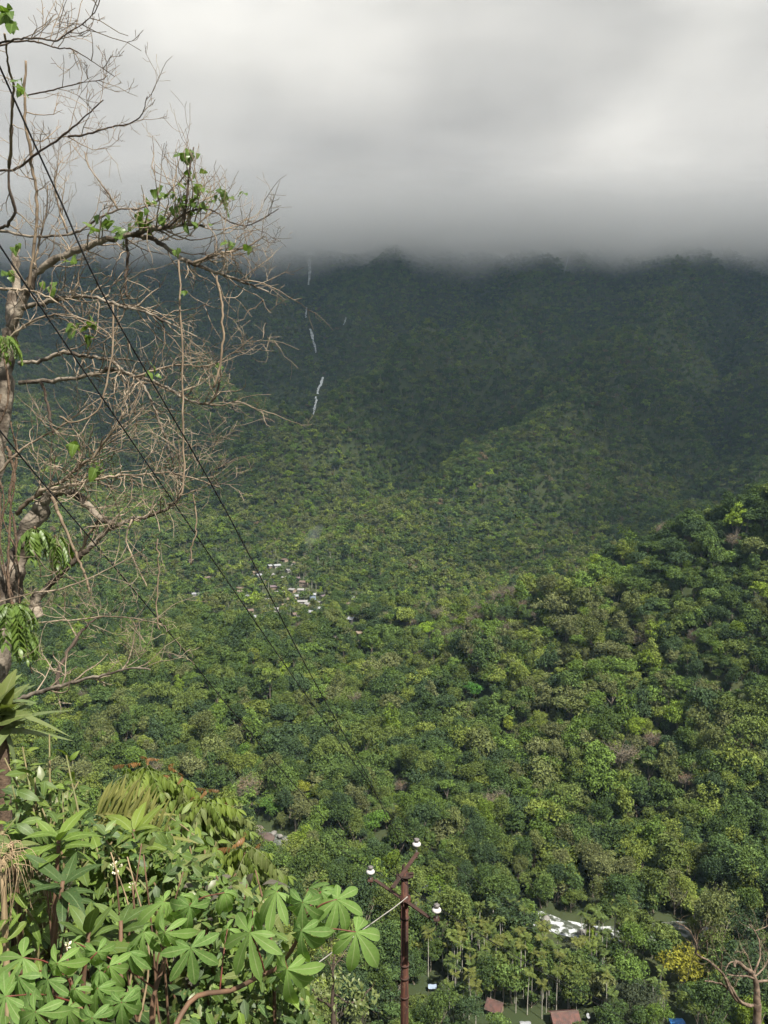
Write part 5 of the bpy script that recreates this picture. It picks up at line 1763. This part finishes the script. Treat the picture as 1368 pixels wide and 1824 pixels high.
climber('small leaves scattered on the far twig ends', [(410, 432, 5, 4), (446, 444, 5, 4), (437, 343, 3, 3), (277, 662, 7, 5), (385, 650, 4, 3), (330, 517, 3, 3), (316, 445, 4, 3)], 5.95, 0.07, 6)
climber('dark leaf cluster at the top left corner', [(10, 25, 9, 9), (22, 40, 6, 4)], 3.9, 0.075, 7)
climber('dark leaf cluster where the black wire enters', [(38, 150, 6, 8)], 4.2, 0.065, 8)

# ferns and strap-leaved plants growing on the trunk
def rosette(name, label, cat, px, py, d, shape, n, size, seed, down=0.3, spread=(0, 6.283), group=None, wide=1.0, upz=0.6):
    rng = np.random.default_rng(seed)
    b_ = at(px, py, d)
    t = thing(name, label, cat, b_, group)
    v, f = lathe([(0.01, -0.05), (0.035, -0.03), (0.03, 0.02), (0.008, 0.04)], 8)
    link('crown_base', make_mesh('crown_base', v * size * 1.5, f, [M['brown_stem']], True), t)
    for k in range(n):
        a = spread[0] + (spread[1] - spread[0]) * (k + rng.uniform(0, 0.8)) / n
        dv = np.array([math.cos(a), math.sin(a) * 0.9, upz * rng.uniform(0.2, 1.4) - down])
        place('frond' if shape in ('fern', 'frond') else 'leaf', SHAPES[shape][rng.integers(len(SHAPES[shape]))], t, b_, b_ + dv * 0.02, dv, (0.02, -0.1, 1.0), size * rng.uniform(0.65, 1.15), wide)
    return t


rosette('epiphyte_fern', 'bright green fern drooping from the broken trunk', 'fern', 62, 940, 6.3, 'fern', 13, 0.21, 21, 0.9)
rosette('epiphyte_fern', 'second fern tuft right of the trunk below the stub', 'fern', 98, 955, 6.35, 'fern', 9, 0.22, 22, 0.9)
rosette('epiphyte_fern', 'large sunlit fern low on the trunk', 'fern', 22, 1075, 6.1, 'fern', 17, 0.25, 23, 0.7)
rosette('epiphyte_fern', 'lower part fern tuft beneath the large trunk fern', 'fern', 42, 1120, 6.15, 'fern', 10, 0.20, 24, 0.9)
rosette('epiphyte_fern', 'small fern at the left edge on the upright stem', 'fern', 6, 600, 6.0, 'fern', 10, 0.15, 25, 0.4)

# ---------------------------------------------------------------- foreground bank plants
# cassava: palmate leaves on red stalks
def cassava(label, stem, d, leaves, seed, span=0.150):
    """stem: picture points from below the frame to the tip; leaves: (px, py, depth, point direction in picture degrees, size factor)."""
    rng = np.random.default_rng(seed)
    path = smooth_path([at(a, b, d + dz) for a, b, dz in stem], 26)
    foot = ground_under(path[0] + np.array([-0.2, 0.0, 0.0]))
    full = np.concatenate([smooth_path([foot, (foot + path[0]) / 2 + np.array([0.05, 0, 0.05]), path[0]], 8)[:-1], path])
    t = thing('cassava_plant', label, 'cassava', foot, 'cassava plants in the foreground')
    stem_part(t, foot, full, 0.011, 0.006, M['brown_stem'], 'stem', 8)
    for (px, py, d2, ang, sf) in leaves:
        c = at(px, py, d2)
        a = math.radians(ang)
        dv = np.array([math.cos(a) * 0.9, -0.35, math.sin(a) * 0.9])      # middle lobe hangs this way
        upv = np.array([0, -0.55, 1.0]) + rng.normal(size=3) * 0.12
        dr = rng.integers(7)
        lf = place('leaf', SHAPES['palmate'][dr], t, foot, c, dv, upv, span * sf * rng.uniform(0.95, 1.05))
        i = int(np.argmin(np.linalg.norm(path - (c - np.array([0, -0.05, 0.12])), axis=1)))
        i = min(i, len(path) - 2)
        s = path[i]
        pt = smooth_path([s, (s + c) / 2 + np.array([0, 0.0, 0.02]), c], 8)
        v, f = tube(pt, np.linspace(0.0032, 0.0022, 8), 6)
        link('petiole', make_mesh('petiole', v - foot, f, [M['petiole']], True), t)
    return t


cassava('cassava branch with large palmate leaves reaching right towards the pole', [(300, 1850, -0.1), (345, 1778, 0), (412, 1764, 0), (458, 1741, 0), (496, 1722, 0), (526, 1681, 0), (539, 1638, 0), (545, 1600, 0)], 3.0,
        [(493, 1588, 2.98, 205, 1.0), (539, 1607, 2.9, 268, 1.02), (600, 1602, 3.0, 315, 1.05), (537, 1657, 2.88, 262, 1.08), (445, 1661, 2.92, 232, 1.12),
         (634, 1660, 2.98, 318, 1.12), (512, 1726, 2.84, 266, 1.22), (549, 1583, 3.05, 60, 0.62), (572, 1588, 3.12, 20, 0.8), (450, 1622, 3.15, 200, 0.85), (405, 1655, 3.1, 215, 0.8), (560, 1640, 3.25, 250, 0.7)], 1)
cassava('cassava plant with overlapping palmate leaves at the bottom left', [(150, 1900, -0.1), (160, 1830, 0), (140, 1790, 0.05), (130, 1760, 0.1), (120, 1735, 0.1)], 2.75,
        [(102, 1716, 2.68, 262, 1.02), (41, 1706, 2.75, 195, 0.95), (33, 1739, 2.7, 240, 0.9), (173, 1696, 2.85, 285, 0.85), (178, 1729, 2.72, 190, 0.8), (133, 1761, 2.62, 225, 0.72),
         (174, 1760, 2.66, 250, 0.78), (63, 1802, 2.45, 250, 1.05), (164, 1813, 2.5, 270, 0.72), (231, 1768, 2.62, 330, 0.72), (217, 1785, 2.55, 275, 0.78), (10, 1775, 2.6, 210, 0.9), (85, 1745, 2.7, 235, 0.8), (120, 1795, 2.62, 300, 0.8), (195, 1720, 2.8, 300, 0.75)], 2)
cassava('cassava plant in the middle of the bank behind the long branch', [(280, 1900, 0), (270, 1800, 0), (290, 1720, 0.05), (305, 1660, 0.1), (318, 1620, 0.1)], 3.2,
        [(292, 1606, 3.2, 200, 1.0), (322, 1597, 3.28, 350, 0.8), (338, 1614, 3.1, 268, 1.05), (294, 1661, 3.0, 262, 1.15), (340, 1688, 2.95, 285, 1.0), (256, 1660, 3.15, 215, 0.9), (132, 1678, 3.2, 200, 0.8),
         (230, 1695, 3.1, 230, 0.85), (400, 1590, 3.3, 340, 0.85)], 3)

# red-tipped saplings with feathered leaves behind the bank
def sapling(label, tips, d, seed):
    rng = np.random.default_rng(seed)
    T3 = [at(a, b, d + dz) for a, b, dz, n in tips]
    base = ground_under(np.mean(T3, axis=0))
    t = thing('sapling', label, 'sapling', base, 'red-tipped saplings')
    for tip, (a, b, dz, n) in zip(T3, tips):
        path = smooth_path([base + rng.normal(size=3) * 0.05, base * 0.5 + tip * 0.5 + rng.normal(size=3) * 0.1, tip], 10)
        stem_part(t, base, path, 0.022, 0.008, M['brown_stem'])
        for k in range(n):
            an = k * 2.4 + rng.normal() * 0.2
            young = k >= n * 0.86
            dv = np.array([math.cos(an), math.sin(an), 0.25 if young else rng.uniform(-0.35, 0.15)])
            sh = 'pinnate_red' if young else ('pinnate_olive' if rng.random() < 0.35 else 'pinnate_fresh')
            p = path[-1] * (1 - 0.02 * k / n) + np.array([0, 0, (0.10 if young else 0.06 - 0.22 * (1 - k / n))])
            place('leaf', SHAPES[sh][rng.integers(3)], t, base, p, dv, (0, -0.25, 1.0), (0.14 if young else 0.31) * rng.uniform(0.75, 1.2))


sapling('sapling with feathered leaves and coppery red young tips, the highest', [(262, 1366, 0, 24), (300, 1380, 0.3, 20), (225, 1378, 0.2, 18), (325, 1398, 0.1, 16), (280, 1400, 0.2, 18)], 9.2, 5)
sapling('lower sapling with red young tips on the right shoulder of the bushes', [(368, 1424, 0, 24), (395, 1444, 0.3, 20), (340, 1444, 0.1, 20), (385, 1484, 0.2, 18), (350, 1470, 0.2, 18)], 8.4, 6)
sapling('smallest red-tipped sapling at the right end of the bushes', [(438, 1508, 0, 16), (455, 1530, 0.2, 12), (415, 1530, 0.1, 10)], 7.6, 7)

shrub('broadleaf_shrub', 'tall glossy shrub with bright oval leaves below the strap plant', 'shrub',
      [(88, 1308, 4.7), (40, 1330, 4.6), (118, 1345, 4.6), (62, 1385, 4.4), (22, 1400, 4.3), (112, 1412, 4.4), (140, 1392, 4.7), (8, 1350, 4.5), (75, 1440, 4.2), (30, 1455, 4.1)], ['ellip_bright', 'lance_fresh', 'ellip_mid', 'lance_mid'], 0.112, 18, 31)
shrub('broadleaf_shrub', 'dark green drooping-leaved shrub under the cassava branch', 'shrub',
      [(395, 1690, 6.6), (440, 1680, 6.8), (480, 1700, 7.0), (505, 1740, 6.8), (420, 1730, 6.4), (460, 1760, 6.4), (380, 1760, 6.0), (520, 1785, 6.6), (440, 1800, 6.0), (490, 1815, 6.2), (360, 1720, 6.2), (540, 1815, 6.7), (410, 1660, 6.9), (350, 1800, 5.8)], ['lance_dark', 'ellip_dark', 'lance_mid'], 0.125, 19, 32, droop=0.7)
shrub('leafy_shrub', 'mid-green leafy shrub between the saplings and the cassava', 'shrub',
      [(300, 1470, 5.9), (335, 1490, 5.8), (270, 1480, 5.6), (320, 1530, 5.4), (360, 1520, 5.8), (290, 1540, 5.2), (250, 1530, 5.2), (345, 1560, 5.2)], ['ellip_mid', 'ellip_bright', 'lance_mid'], 0.125, 18, 33, droop=0.4)
shrub('leafy_shrub', 'shrub of drooping oval leaves right of the yellow fronds', 'shrub',
      [(285, 1440, 6.6), (320, 1450, 6.8), (350, 1465, 6.8), (260, 1462, 6.2), (385, 1500, 6.6), (300, 1500, 6.2)], ['lance_bright', 'ellip_mid', 'lance_fresh'], 0.14, 16, 34, droop=0.6)
shrub('purple_leaf_shrub', 'shrub with drooping dull purple-grey leaves at the right end of the bank', 'shrub',
      [(385, 1560, 4.6), (420, 1556, 4.8), (455, 1550, 4.9), (440, 1575, 4.6), (400, 1585, 4.5), (362, 1580, 4.5)], ['lance_purple', 'ellip_purple', 'lance_olive'], 0.16, 9, 35, 'brown_stem', droop=0.9)
shrub('leafy_shrub', 'low bright shrub with narrow leaves beside the dark hollow', 'shrub',
      [(20, 1590, 3.9), (45, 1620, 3.8), (10, 1640, 3.7), (70, 1600, 4.1), (5, 1560, 4.0)], ['lance_bright', 'ellip_fresh'], 0.11, 12, 36, droop=0.4)
shrub('leafy_shrub', 'sparse green shrub with small leaves in the centre of the bank', 'shrub',
      [(230, 1590, 4.4), (265, 1580, 4.6), (200, 1600, 4.3), (245, 1620, 4.1), (215, 1565, 4.7), (180, 1580, 4.6)], ['ellip_mid', 'ellip_bright', 'lance_dark'], 0.10, 16, 37)
shrub('heart_leaf_creeper', 'creeper with heart-shaped leaves in the middle of the bank', 'creeper',
      [(185, 1490, 4.5), (200, 1515, 4.4), (172, 1510, 4.4), (210, 1480, 4.6), (160, 1530, 4.3)], ['heart_bright', 'heart_fresh', 'heart_mid'], 0.105, 11, 38, droop=0.6)

# long-leaved rosettes
def tall_rosette(label, px, py, d, n, size, shape, seed, upz=0.9):
    rng = np.random.default_rng(seed)
    top = at(px, py, d)
    base = ground_under(top)
    t = thing('long_leaved_plant', label, 'plant', base, 'long-leaved plants on the bank')
    path = smooth_path([base, (base + top) / 2 + rng.normal(size=3) * 0.05, top], 10)
    stem_part(t, base, path, 0.014, 0.009, M['brown_stem'])
    for k in range(n):
        a = k * 2.4 + rng.normal() * 0.2
        dv = np.array([math.cos(a), math.sin(a), upz * (0.3 + 1.0 * k / n)])
        place('leaf', SHAPES[shape][rng.integers(3)], t, base, top - np.array([0, 0, 0.10 * (1 - k / n)]), dv, (0, -0.2, 1.0), size * 0.85 * rng.uniform(0.7, 1.15), 0.95)


tall_rosette('rosette of long pointed leaves at the left under the glossy shrub', 105, 1490, 3.9, 13, 0.27, 'lance_bright', 51)
tall_rosette('rosette with glossy upright blades in the centre of the bank', 158, 1660, 3.5, 11, 0.26, 'lance_mid', 52, 1.5)
tall_rosette('rosette of long leaves right of the heart-leaved creeper', 238, 1478, 4.6, 12, 0.27, 'lance_fresh', 53, 1.1)
tall_rosette('dark long-leaved plant beside the cream flowers', 112, 1570, 3.7, 10, 0.24, 'lance_dark', 54, 0.8)
tall_rosette('lowest long-leaved plant behind the cassava leaves', 215, 1640, 3.6, 10, 0.24, 'lance_mid', 55, 0.7)
tall_rosette('long-leaved plant at the right of the bank behind the purple leaves', 325, 1545, 4.9, 11, 0.28, 'lance_olive', 56, 0.9)
tall_rosette('long-leaved plant at the left edge above the dry grass', 20, 1500, 3.9, 11, 0.22, 'lance_olive', 57, 0.4)

# feathered leaves hanging at the left, palm fronds, strap plant
def fronds(name, label, cat, base_px, d, items, shape, seed, part='frond'):
    rng = np.random.default_rng(seed)
    b0 = at(base_px[0], base_px[1], d)
    base = ground_under(b0)
    t = thing(name, label, cat, base)
    stem_part(t, base, smooth_path([base, (base + b0) / 2 + rng.normal(size=3) * 0.04, b0], 8), 0.02, 0.012, M['green_stem'])
    for (sx, sy, ex, ey, dz) in items:
        s = at(sx, sy, d); e = at(ex, ey, d + dz)
        L = np.linalg.norm(e - s)
        if np.linalg.norm(s - b0) > 0.05:
            v, f = tube(smooth_path([b0, (b0 + s) / 2 + np.array([0, 0, 0.02]), s], 6), [0.008] * 6, 5)
            link('stalk', make_mesh('stalk', v - base, f, [M['green_stem']], True), t)
        place(part, SHAPES[shape][rng.integers(3)], t, base, s, e - s, np.array([0, -0.55, 1.0]), L)


fronds('young_palm', 'young palm with yellow-green upright leaflets in the middle of the bushes', 'palm', (150, 1460), 5.8,
       [(150, 1455, 275, 1425, 0.1), (150, 1460, 285, 1455, -0.2), (150, 1460, 60, 1445, 0.0), (150, 1465, 290, 1485, 0.0)], 'frond', 61)
fronds('feather_leaved_shrub', 'shrub with hanging feathered leaves left of the long-leaved rosette', 'shrub', (5, 1480), 4.2,
       [(5, 1475, 75, 1462, -0.1), (5, 1480, 62, 1500, 0.0), (0, 1470, -30, 1450, 0), (5, 1480, 30, 1530, -0.1), (0, 1490, 60, 1535, 0.1)], 'pinnate_mid', 62, 'leaf')
fronds('feather_leaved_shrub', 'shrub with long rows of drooping leaflets under the yellow fronds', 'shrub', (200, 1520), 4.9,
       [(200, 1500, 300, 1455, 0.1), (205, 1505, 320, 1490, 0.0), (200, 1510, 305, 1535, -0.1), (195, 1500, 150, 1450, 0.2), (205, 1500, 255, 1430, 0.3), (200, 1520, 280, 1560, 0.0)], 'pinnate_mid', 63, 'leaf')

rng_s = np.random.default_rng(64)
sb = at(2, 1285, 5.0)
strap = thing('strap_leaved_plant', 'large plant with arching strap leaves at the left edge', 'plant', ground_under(sb))
sbase = ground_under(sb)
stem_part(strap, sbase, smooth_path([sbase, (sbase + sb) / 2, sb], 8), 0.05, 0.04, M['root_bark'])
for k in range(30):
    a = rng_s.uniform(-0.9, 2.0) if k < 24 else rng_s.uniform(2.0, 4.2)
    el = rng_s.uniform(-0.1, 1.5)
    dv = np.array([math.cos(a) * math.cos(el), -0.5 * math.sin(a) * math.cos(el), math.sin(el) + 0.15])
    place('leaf', SHAPES['strap' if k % 5 < 3 else 'lance_olive'][rng_s.integers(3)], strap, sbase, sb + rng_s.normal(size=3) * 0.05, dv, np.array([0, -0.3, 1.0]) + rng_s.normal(size=3) * 0.25, rng_s.uniform(0.16, 0.33), 1.5)

# dry grass hanging at the left, dead twigs, flowers
gg = at(4, 1525, 3.8)
gb = ground_under(gg)
t = thing('dry_grass_tuft', 'tuft of dry straw-coloured grass hanging at the left edge', 'grass', gb)
rg = np.random.default_rng(65)
stem_part(t, gb, smooth_path([gb, (gb + gg) / 2, gg], 6), 0.02, 0.012, M['straw'])
for k in range(44):
    p0 = gg + rg.normal(size=3) * 0.03
    e = p0 + np.array([rg.uniform(-0.05, 0.20), rg.uniform(-0.1, 0.1), -rg.uniform(0.10, 0.32)])
    v, f = tube(smooth_path([p0, p0 + (e - p0) * 0.4 + np.array([0.03, 0, 0.07]), e], 7), np.linspace(0.0022, 0.0008, 7), 3, False)
    link('blade', make_mesh('blade', v - gb, f, [M['straw']], True), t)
for k, (a, b, d, lb) in enumerate([(82, 1562, 3.8, 'cream flower head highest in the dark hollow'), (115, 1580, 3.75, 'larger cream flower head in the dark hollow'), (206, 1545, 4.2, 'cream flower head right of the long leaves'),
                                   (236, 1577, 4.1, 'small white flower in the centre of the bank'), (288, 1654, 3.3, 'whitish flower head among the cassava leaves'), (84, 1525, 4.0, 'single pale bud near the left rosette'), (118, 1683, 3.1, 'tiny white bloom above the left cassava')]):
    c = at(a, b, d); base = ground_under(c)
    t = thing('flower_stalk', lb, 'flower', base, 'cream flowers on the bank')
    stem_part(t, base, smooth_path([base, (base + c) / 2 + np.array([0.02, 0, 0]), c], 8), 0.008, 0.004, M['brown_stem'])
    rf = np.random.default_rng(700 + k)
    g = Geo()
    n = (26, 34, 26, 10, 12, 6, 8)[k]; R_ = (0.028, 0.032, 0.03, 0.016, 0.018, 0.012, 0.012)[k]
    for j in range(n):
        q = unit(rf.normal(size=3)) * R_ * rf.uniform(0.5, 1.0)
        v, f, uv = blade(w_ellip(0.35), 0.3, 0.2, 3)
        dv = unit(q + rf.normal(size=3) * 0.01); x = unit(np.cross(dv, rf.normal(size=3))); z = np.cross(x, dv)
        g.add(c + q + (v @ np.stack([x, dv, z])) * 0.016, f)
    link('flower_head', g.mesh('flower_head', [M['flower']], True, origin=base), t)

# undergrowth that fills the bank: leaves too many to count
def leaf_cloud(name, label, P, D, U, S, mats, rng, shp=0.24):
    n = len(P)
    tv = np.array([0.0, 0.33, 0.33, 0.33, 0.7, 0.7, 0.7, 1.0])
    uu = np.array([0, -1, 0, 1, -1, 0, 1, 0], float)
    ww = np.array([0, 1.0, 0, 1.0, 0.75, 0, 0.75, 0]) * shp
    zz_ = np.array([0, 0.03, 0, 0.03, -0.02, -0.06, -0.02, -0.16])
    L = np.stack([uu * ww, tv, zz_], 1)
    Y = D / np.linalg.norm(D, axis=1, keepdims=True)
    X = np.cross(Y, U); X /= np.linalg.norm(X, axis=1, keepdims=True)
    Z = np.cross(X, Y)
    V = P[:, None, :] + S[:, None, None] * (L[None, :, 0:1] * X[:, None, :] + L[None, :, 1:2] * Y[:, None, :] + L[None, :, 2:3] * Z[:, None, :])
    tri = np.array([(0, 2, 1), (0, 3, 2), (1, 2, 5), (1, 5, 4), (2, 3, 6), (2, 6, 5), (4, 5, 7), (5, 6, 7)])
    T_ = (np.arange(n)[:, None, None] * 8 + tri[None]).reshape(-1, 3)
    uv = np.tile(np.stack([uu, tv], 1), (n, 1))
    mi = np.repeat(rng.integers(0, len(mats), n), 8)
    me = make_mesh(name, V.reshape(-1, 3), T_, mats, True, mat_idx=mi, uv=uv, shade=np.repeat(rng.uniform(0.7, 1.25, n), 8))
    return tag(link(name, me), label, None, None, 'stuff')


rngU = np.random.default_rng(91)
EDGE_X = [-80, 0, 60, 120, 180, 240, 300, 360, 420, 470, 500, 530, 560, 585]
EDGE_Y = [1340, 1350, 1360, 1410, 1460, 1485, 1500, 1515, 1555, 1595, 1640, 1710, 1790, 1860]
n = 25000
ux = rngU.uniform(-80, 585, n)
ey = np.interp(ux, EDGE_X, EDGE_Y)
uy = ey + 14 + (1900 - ey) * rngU.random(n) ** 1.25
ud = rngU.uniform(4.3, 8.4, n) - 0.6 * np.clip((uy - 1600) / 250, 0, 1)
UP = np.stack([at(a, b, c) for a, b, c in zip(ux, uy, ud)])
gl = H(UP[:, 0], UP[:, 1])
ok = UP[:, 2] > gl + 0.05
dens_n = fbm(UP[:, 0] * 2.2, UP[:, 1] * 2.2 + UP[:, 2] * 2.2, 19, 2)
ok &= dens_n > 0.02
UP = UP[ok]
n = len(UP)
D_ = rngU.normal(size=(n, 3)) + np.array([0, -0.4, -0.35])
U_ = np.array([0, -0.25, 1.0]) + rngU.normal(size=(n, 3)) * 0.35
leaf_cloud('undergrowth', 'dense mixed undergrowth filling the foreground bank', UP, D_, U_, rngU.uniform(0.04, 0.105, n), [LM['mid'], LM['dark'], LM['bright'], LM['dark'], LM['olive'], LM['mid']], rngU)
# low cover on the ground of the bank itself
n = 9000
cx_ = rngU.uniform(-6.5, 0.2, n); cy_ = rngU.uniform(1.2, 11.5, n)
cz_ = H(cx_, cy_) + rngU.uniform(0.0, 0.5, n) ** 1.5
leaf_cloud('ground_cover', 'low leafy ground cover on the foreground slope', np.stack([cx_, cy_, cz_], 1), rngU.normal(size=(n, 3)) + np.array([0, -0.3, 0.3]), np.array([0, -0.1, 1.0]) + rngU.normal(size=(n, 3)) * 0.3, rngU.uniform(0.06, 0.14, n), [LM['mid'], LM['dark'], LM['olive']], rngU)
BANK = [(8, 1540, 'the dry grass tuft'), (105, 1490, 'the left leaf rosette'), (158, 1640, 'the glossy upright blades'), (190, 1495, 'the heart-leaved creeper'), (115, 1580, 'the larger cream flower'),
        (206, 1545, 'the right cream flower'), (295, 1620, 'the middle cassava leaves'), (100, 1710, 'the bottom left cassava'), (320, 1545, 'the purple-grey leaves'), (20, 1620, 'the low bright shrub'), (240, 1590, 'the white flower')]


def landmark_bank(x, y):
    b_ = min(BANK, key=lambda q: math.hypot(q[0] - x, q[1] - y))
    a_ = math.degrees(math.atan2(-(y - b_[1]), x - b_[0])) % 360
    return ('right of', 'upper right of', 'above', 'upper left of', 'left of', 'lower left of', 'below', 'lower right of')[int(((a_ + 22.5) % 360) // 45)] + ' ' + b_[2]


# thin dead stems among the undergrowth
for k in range(22):
    a = rngU.uniform(0, 330); b = rngU.uniform(1500, 1680); d = rngU.uniform(3.6, 5.0)
    top = at(a, b, d); base = ground_under(top)
    sd = thing('dry_plant', 'thin dry %s stalk %s' % ('brown' if k % 2 else 'straw-coloured', landmark_bank(a, b)), 'plant', base, 'dry stems in the undergrowth')
    stem_part(sd, base, smooth_path([base, (base + top) / 2 + rngU.normal(size=3) * 0.08, top], 9), 0.007, 0.003, M['brown_stem'] if k % 2 else M['straw'])

# ---------------------------------------------------------------- trees below the bank: dead tree at the right, dark forked tree in the middle
def slope_tree(name, label, foot_px, d, r_foot, limbs, mat, tw, seed):
    f0 = at(*foot_px, d)
    base = ground_under(f0)
    t = thing(name, label, 'tree', base)
    for k, (pp, r0, r1, nt_, tl_, dz) in enumerate(limbs):
        if k == 0:
            P3 = [base] + [at(a, b, d) for a, b in pp]
            path = smooth_path(P3, 26)
            rad = np.linspace(r_foot, r1 * d / F, 26) * (1 + 0.06 * np.random.default_rng(seed).normal(size=26))
            v, f = tube(path, rad, 9)
            o = link('trunk', make_mesh('trunk', v - base, f, [M[mat]], True), t)
        else:
            limb(t, base, pp, d, d + dz, r0, r1, nt_, tl_, mat, 0.35, seed=seed + k, tw_mat=tw, tdepth=1)
    return t, base


slope_tree('dead_tree', 'dead tree with bleached bare branches at the lower right corner', (1348, 1830), 30.0, 0.17,
           [([(1348, 1830), (1348, 1790), (1348, 1765), (1346, 1748), (1341, 1734)], 4.4, 3.4, 0, 0, 0),
            ([(1346, 1790), (1333, 1791), (1317, 1781), (1303, 1760), (1289, 1736), (1270, 1718), (1258, 1709), (1240, 1699), (1241, 1686), (1234, 1668), (1225, 1654), (1204, 1642)], 3.3, 0.8, 26, 0.9, -2.0),
            ([(1333, 1791), (1312, 1782), (1297, 1757), (1292, 1742)], 3.2, 2.0, 2, 0.8, -1.0),
            ([(1300, 1764), (1287, 1754), (1270, 1749), (1256, 1747)], 2.4, 0.9, 2, 0.4, -1.5),
            ([(1341, 1734), (1326, 1723), (1312, 1713), (1308, 1722)], 4.0, 2.6, 9, 1.2, -1.0),
            ([(1312, 1714), (1303, 1714), (1296, 1720), (1292, 1730)], 1.6, 0.8, 3, 0.5, -1.0),
            ([(1240, 1690), (1244, 1660), (1256, 1648), (1256, 1640)], 1.2, 0.6, 2, 0.5, -1.2),
            ([(1260, 1702), (1260, 1676), (1268, 1664), (1276, 1658)], 1.0, 0.5, 3, 0.6, -1.5),
            ([(1284, 1728), (1286, 1705), (1284, 1690)], 1.4, 0.7, 2, 0.6, -1.0),
            ([(1346, 1750), (1362, 1747), (1380, 1748)], 2.6, 1.6, 5, 0.9, 0.5),
            ([(1346, 1744), (1330, 1739), (1310, 1738), (1296, 1736)], 1.8, 0.8, 8, 0.8, -0.8),
            ([(1342, 1736), (1352, 1712), (1354, 1700), (1352, 1675), (1344, 1658), (1334, 1646)], 2.0, 0.7, 12, 1.0, 0.8),
            ([(1344, 1659), (1356, 1654), (1366, 1650), (1374, 1640)], 0.9, 0.5, 5, 0.7, 0.5),
            ([(1342, 1736), (1335, 1715), (1330, 1700), (1322, 1690)], 1.3, 0.6, 9, 1.0, 0.4),
            ([(1345, 1740), (1362, 1722), (1372, 1700)], 1.6, 0.7, 9, 1.0, 0.8)], 'dead_bark', 'vine_bark', 3000)
ft, fbase = slope_tree('forked_tree', 'small dark tree with curved forked limbs left of the pole', (594, 1830), 20.0, 0.075,
           [([(594, 1830), (591, 1796), (593, 1762), (593, 1728), (596, 1700)], 4, 1.2, 0, 0, 0),
            ([(590, 1794), (578, 1784), (566, 1779), (559, 1765), (545, 1757)], 3.0, 1.6, 5, 0.5, -0.6),
            ([(594, 1770), (604, 1775), (620, 1786), (645, 1781), (652, 1768), (660, 1760)], 1.6, 0.9, 5, 0.4, 0.6),
            ([(593, 1730), (600, 1715), (612, 1700)], 1.2, 0.5, 12, 0.8, 0.4),
            ([(593, 1735), (585, 1715), (574, 1702)], 1.2, 0.5, 12, 0.8, -0.3)], 'dark_bark', 'vine_bark', 3100)
rk_ = np.random.default_rng(3200)
g = Geo()
for k in range(420):
    c = ((560, 1800), (630, 1800), (600, 1745), (575, 1760), (640, 1770), (545, 1770))[rk_.integers(6)]
    p = at(c[0] + rk_.normal() * 16, c[1] + rk_.normal() * 12, 20 + rk_.normal() * 0.6)
    dv = unit(rk_.normal(size=3) + np.array([0, -0.3, -0.2])); x = unit(np.cross(dv, np.array([0, -0.2, 1.0]) + rk_.normal(size=3) * 0.3)); z = np.cross(x, dv)
    v, f, uv = blade(w_ellip(0.26), 0.3, 0.15, 2)
    g.add(p + (v @ np.stack([x, dv, z])) * rk_.uniform(0.10, 0.17), f, uv, rk_.uniform(0.8, 1.2))
cr = link('crown', g.mesh('crown', [LM['olive']], True, origin=fbase), ft); cr['kind'] = 'stuff'


# things that still share a label are told apart by their order across the view
ORD = ['first', 'second', 'third', 'fourth', 'fifth', 'sixth', 'seventh', 'eighth', 'ninth', 'tenth', 'eleventh', 'twelfth']
by_label = {}
for o in scene.objects:
    if o.parent is None and 'label' in o.keys() and 'category' in o.keys():
        by_label.setdefault(o['label'], []).append(o)
for lb, lst in by_label.items():
    if len(lst) > 1:
        lst.sort(key=lambda q: float(project(np.array(q.location))[0]))
        for k, o in enumerate(lst):
            short = lb if len(lb.split()) <= 13 else lb.replace('large ', '', 1).replace('small ', '', 1).replace(' light green', ' light', 1)
            if len(short.split()) > 13:
                short = short.replace(' on the spur', '').replace('very dark', 'dark').replace('the dark gully of the spur', 'the dark gully')
            o['label'] = '%s, %s from left' % (short, ORD[min(k, 11)])
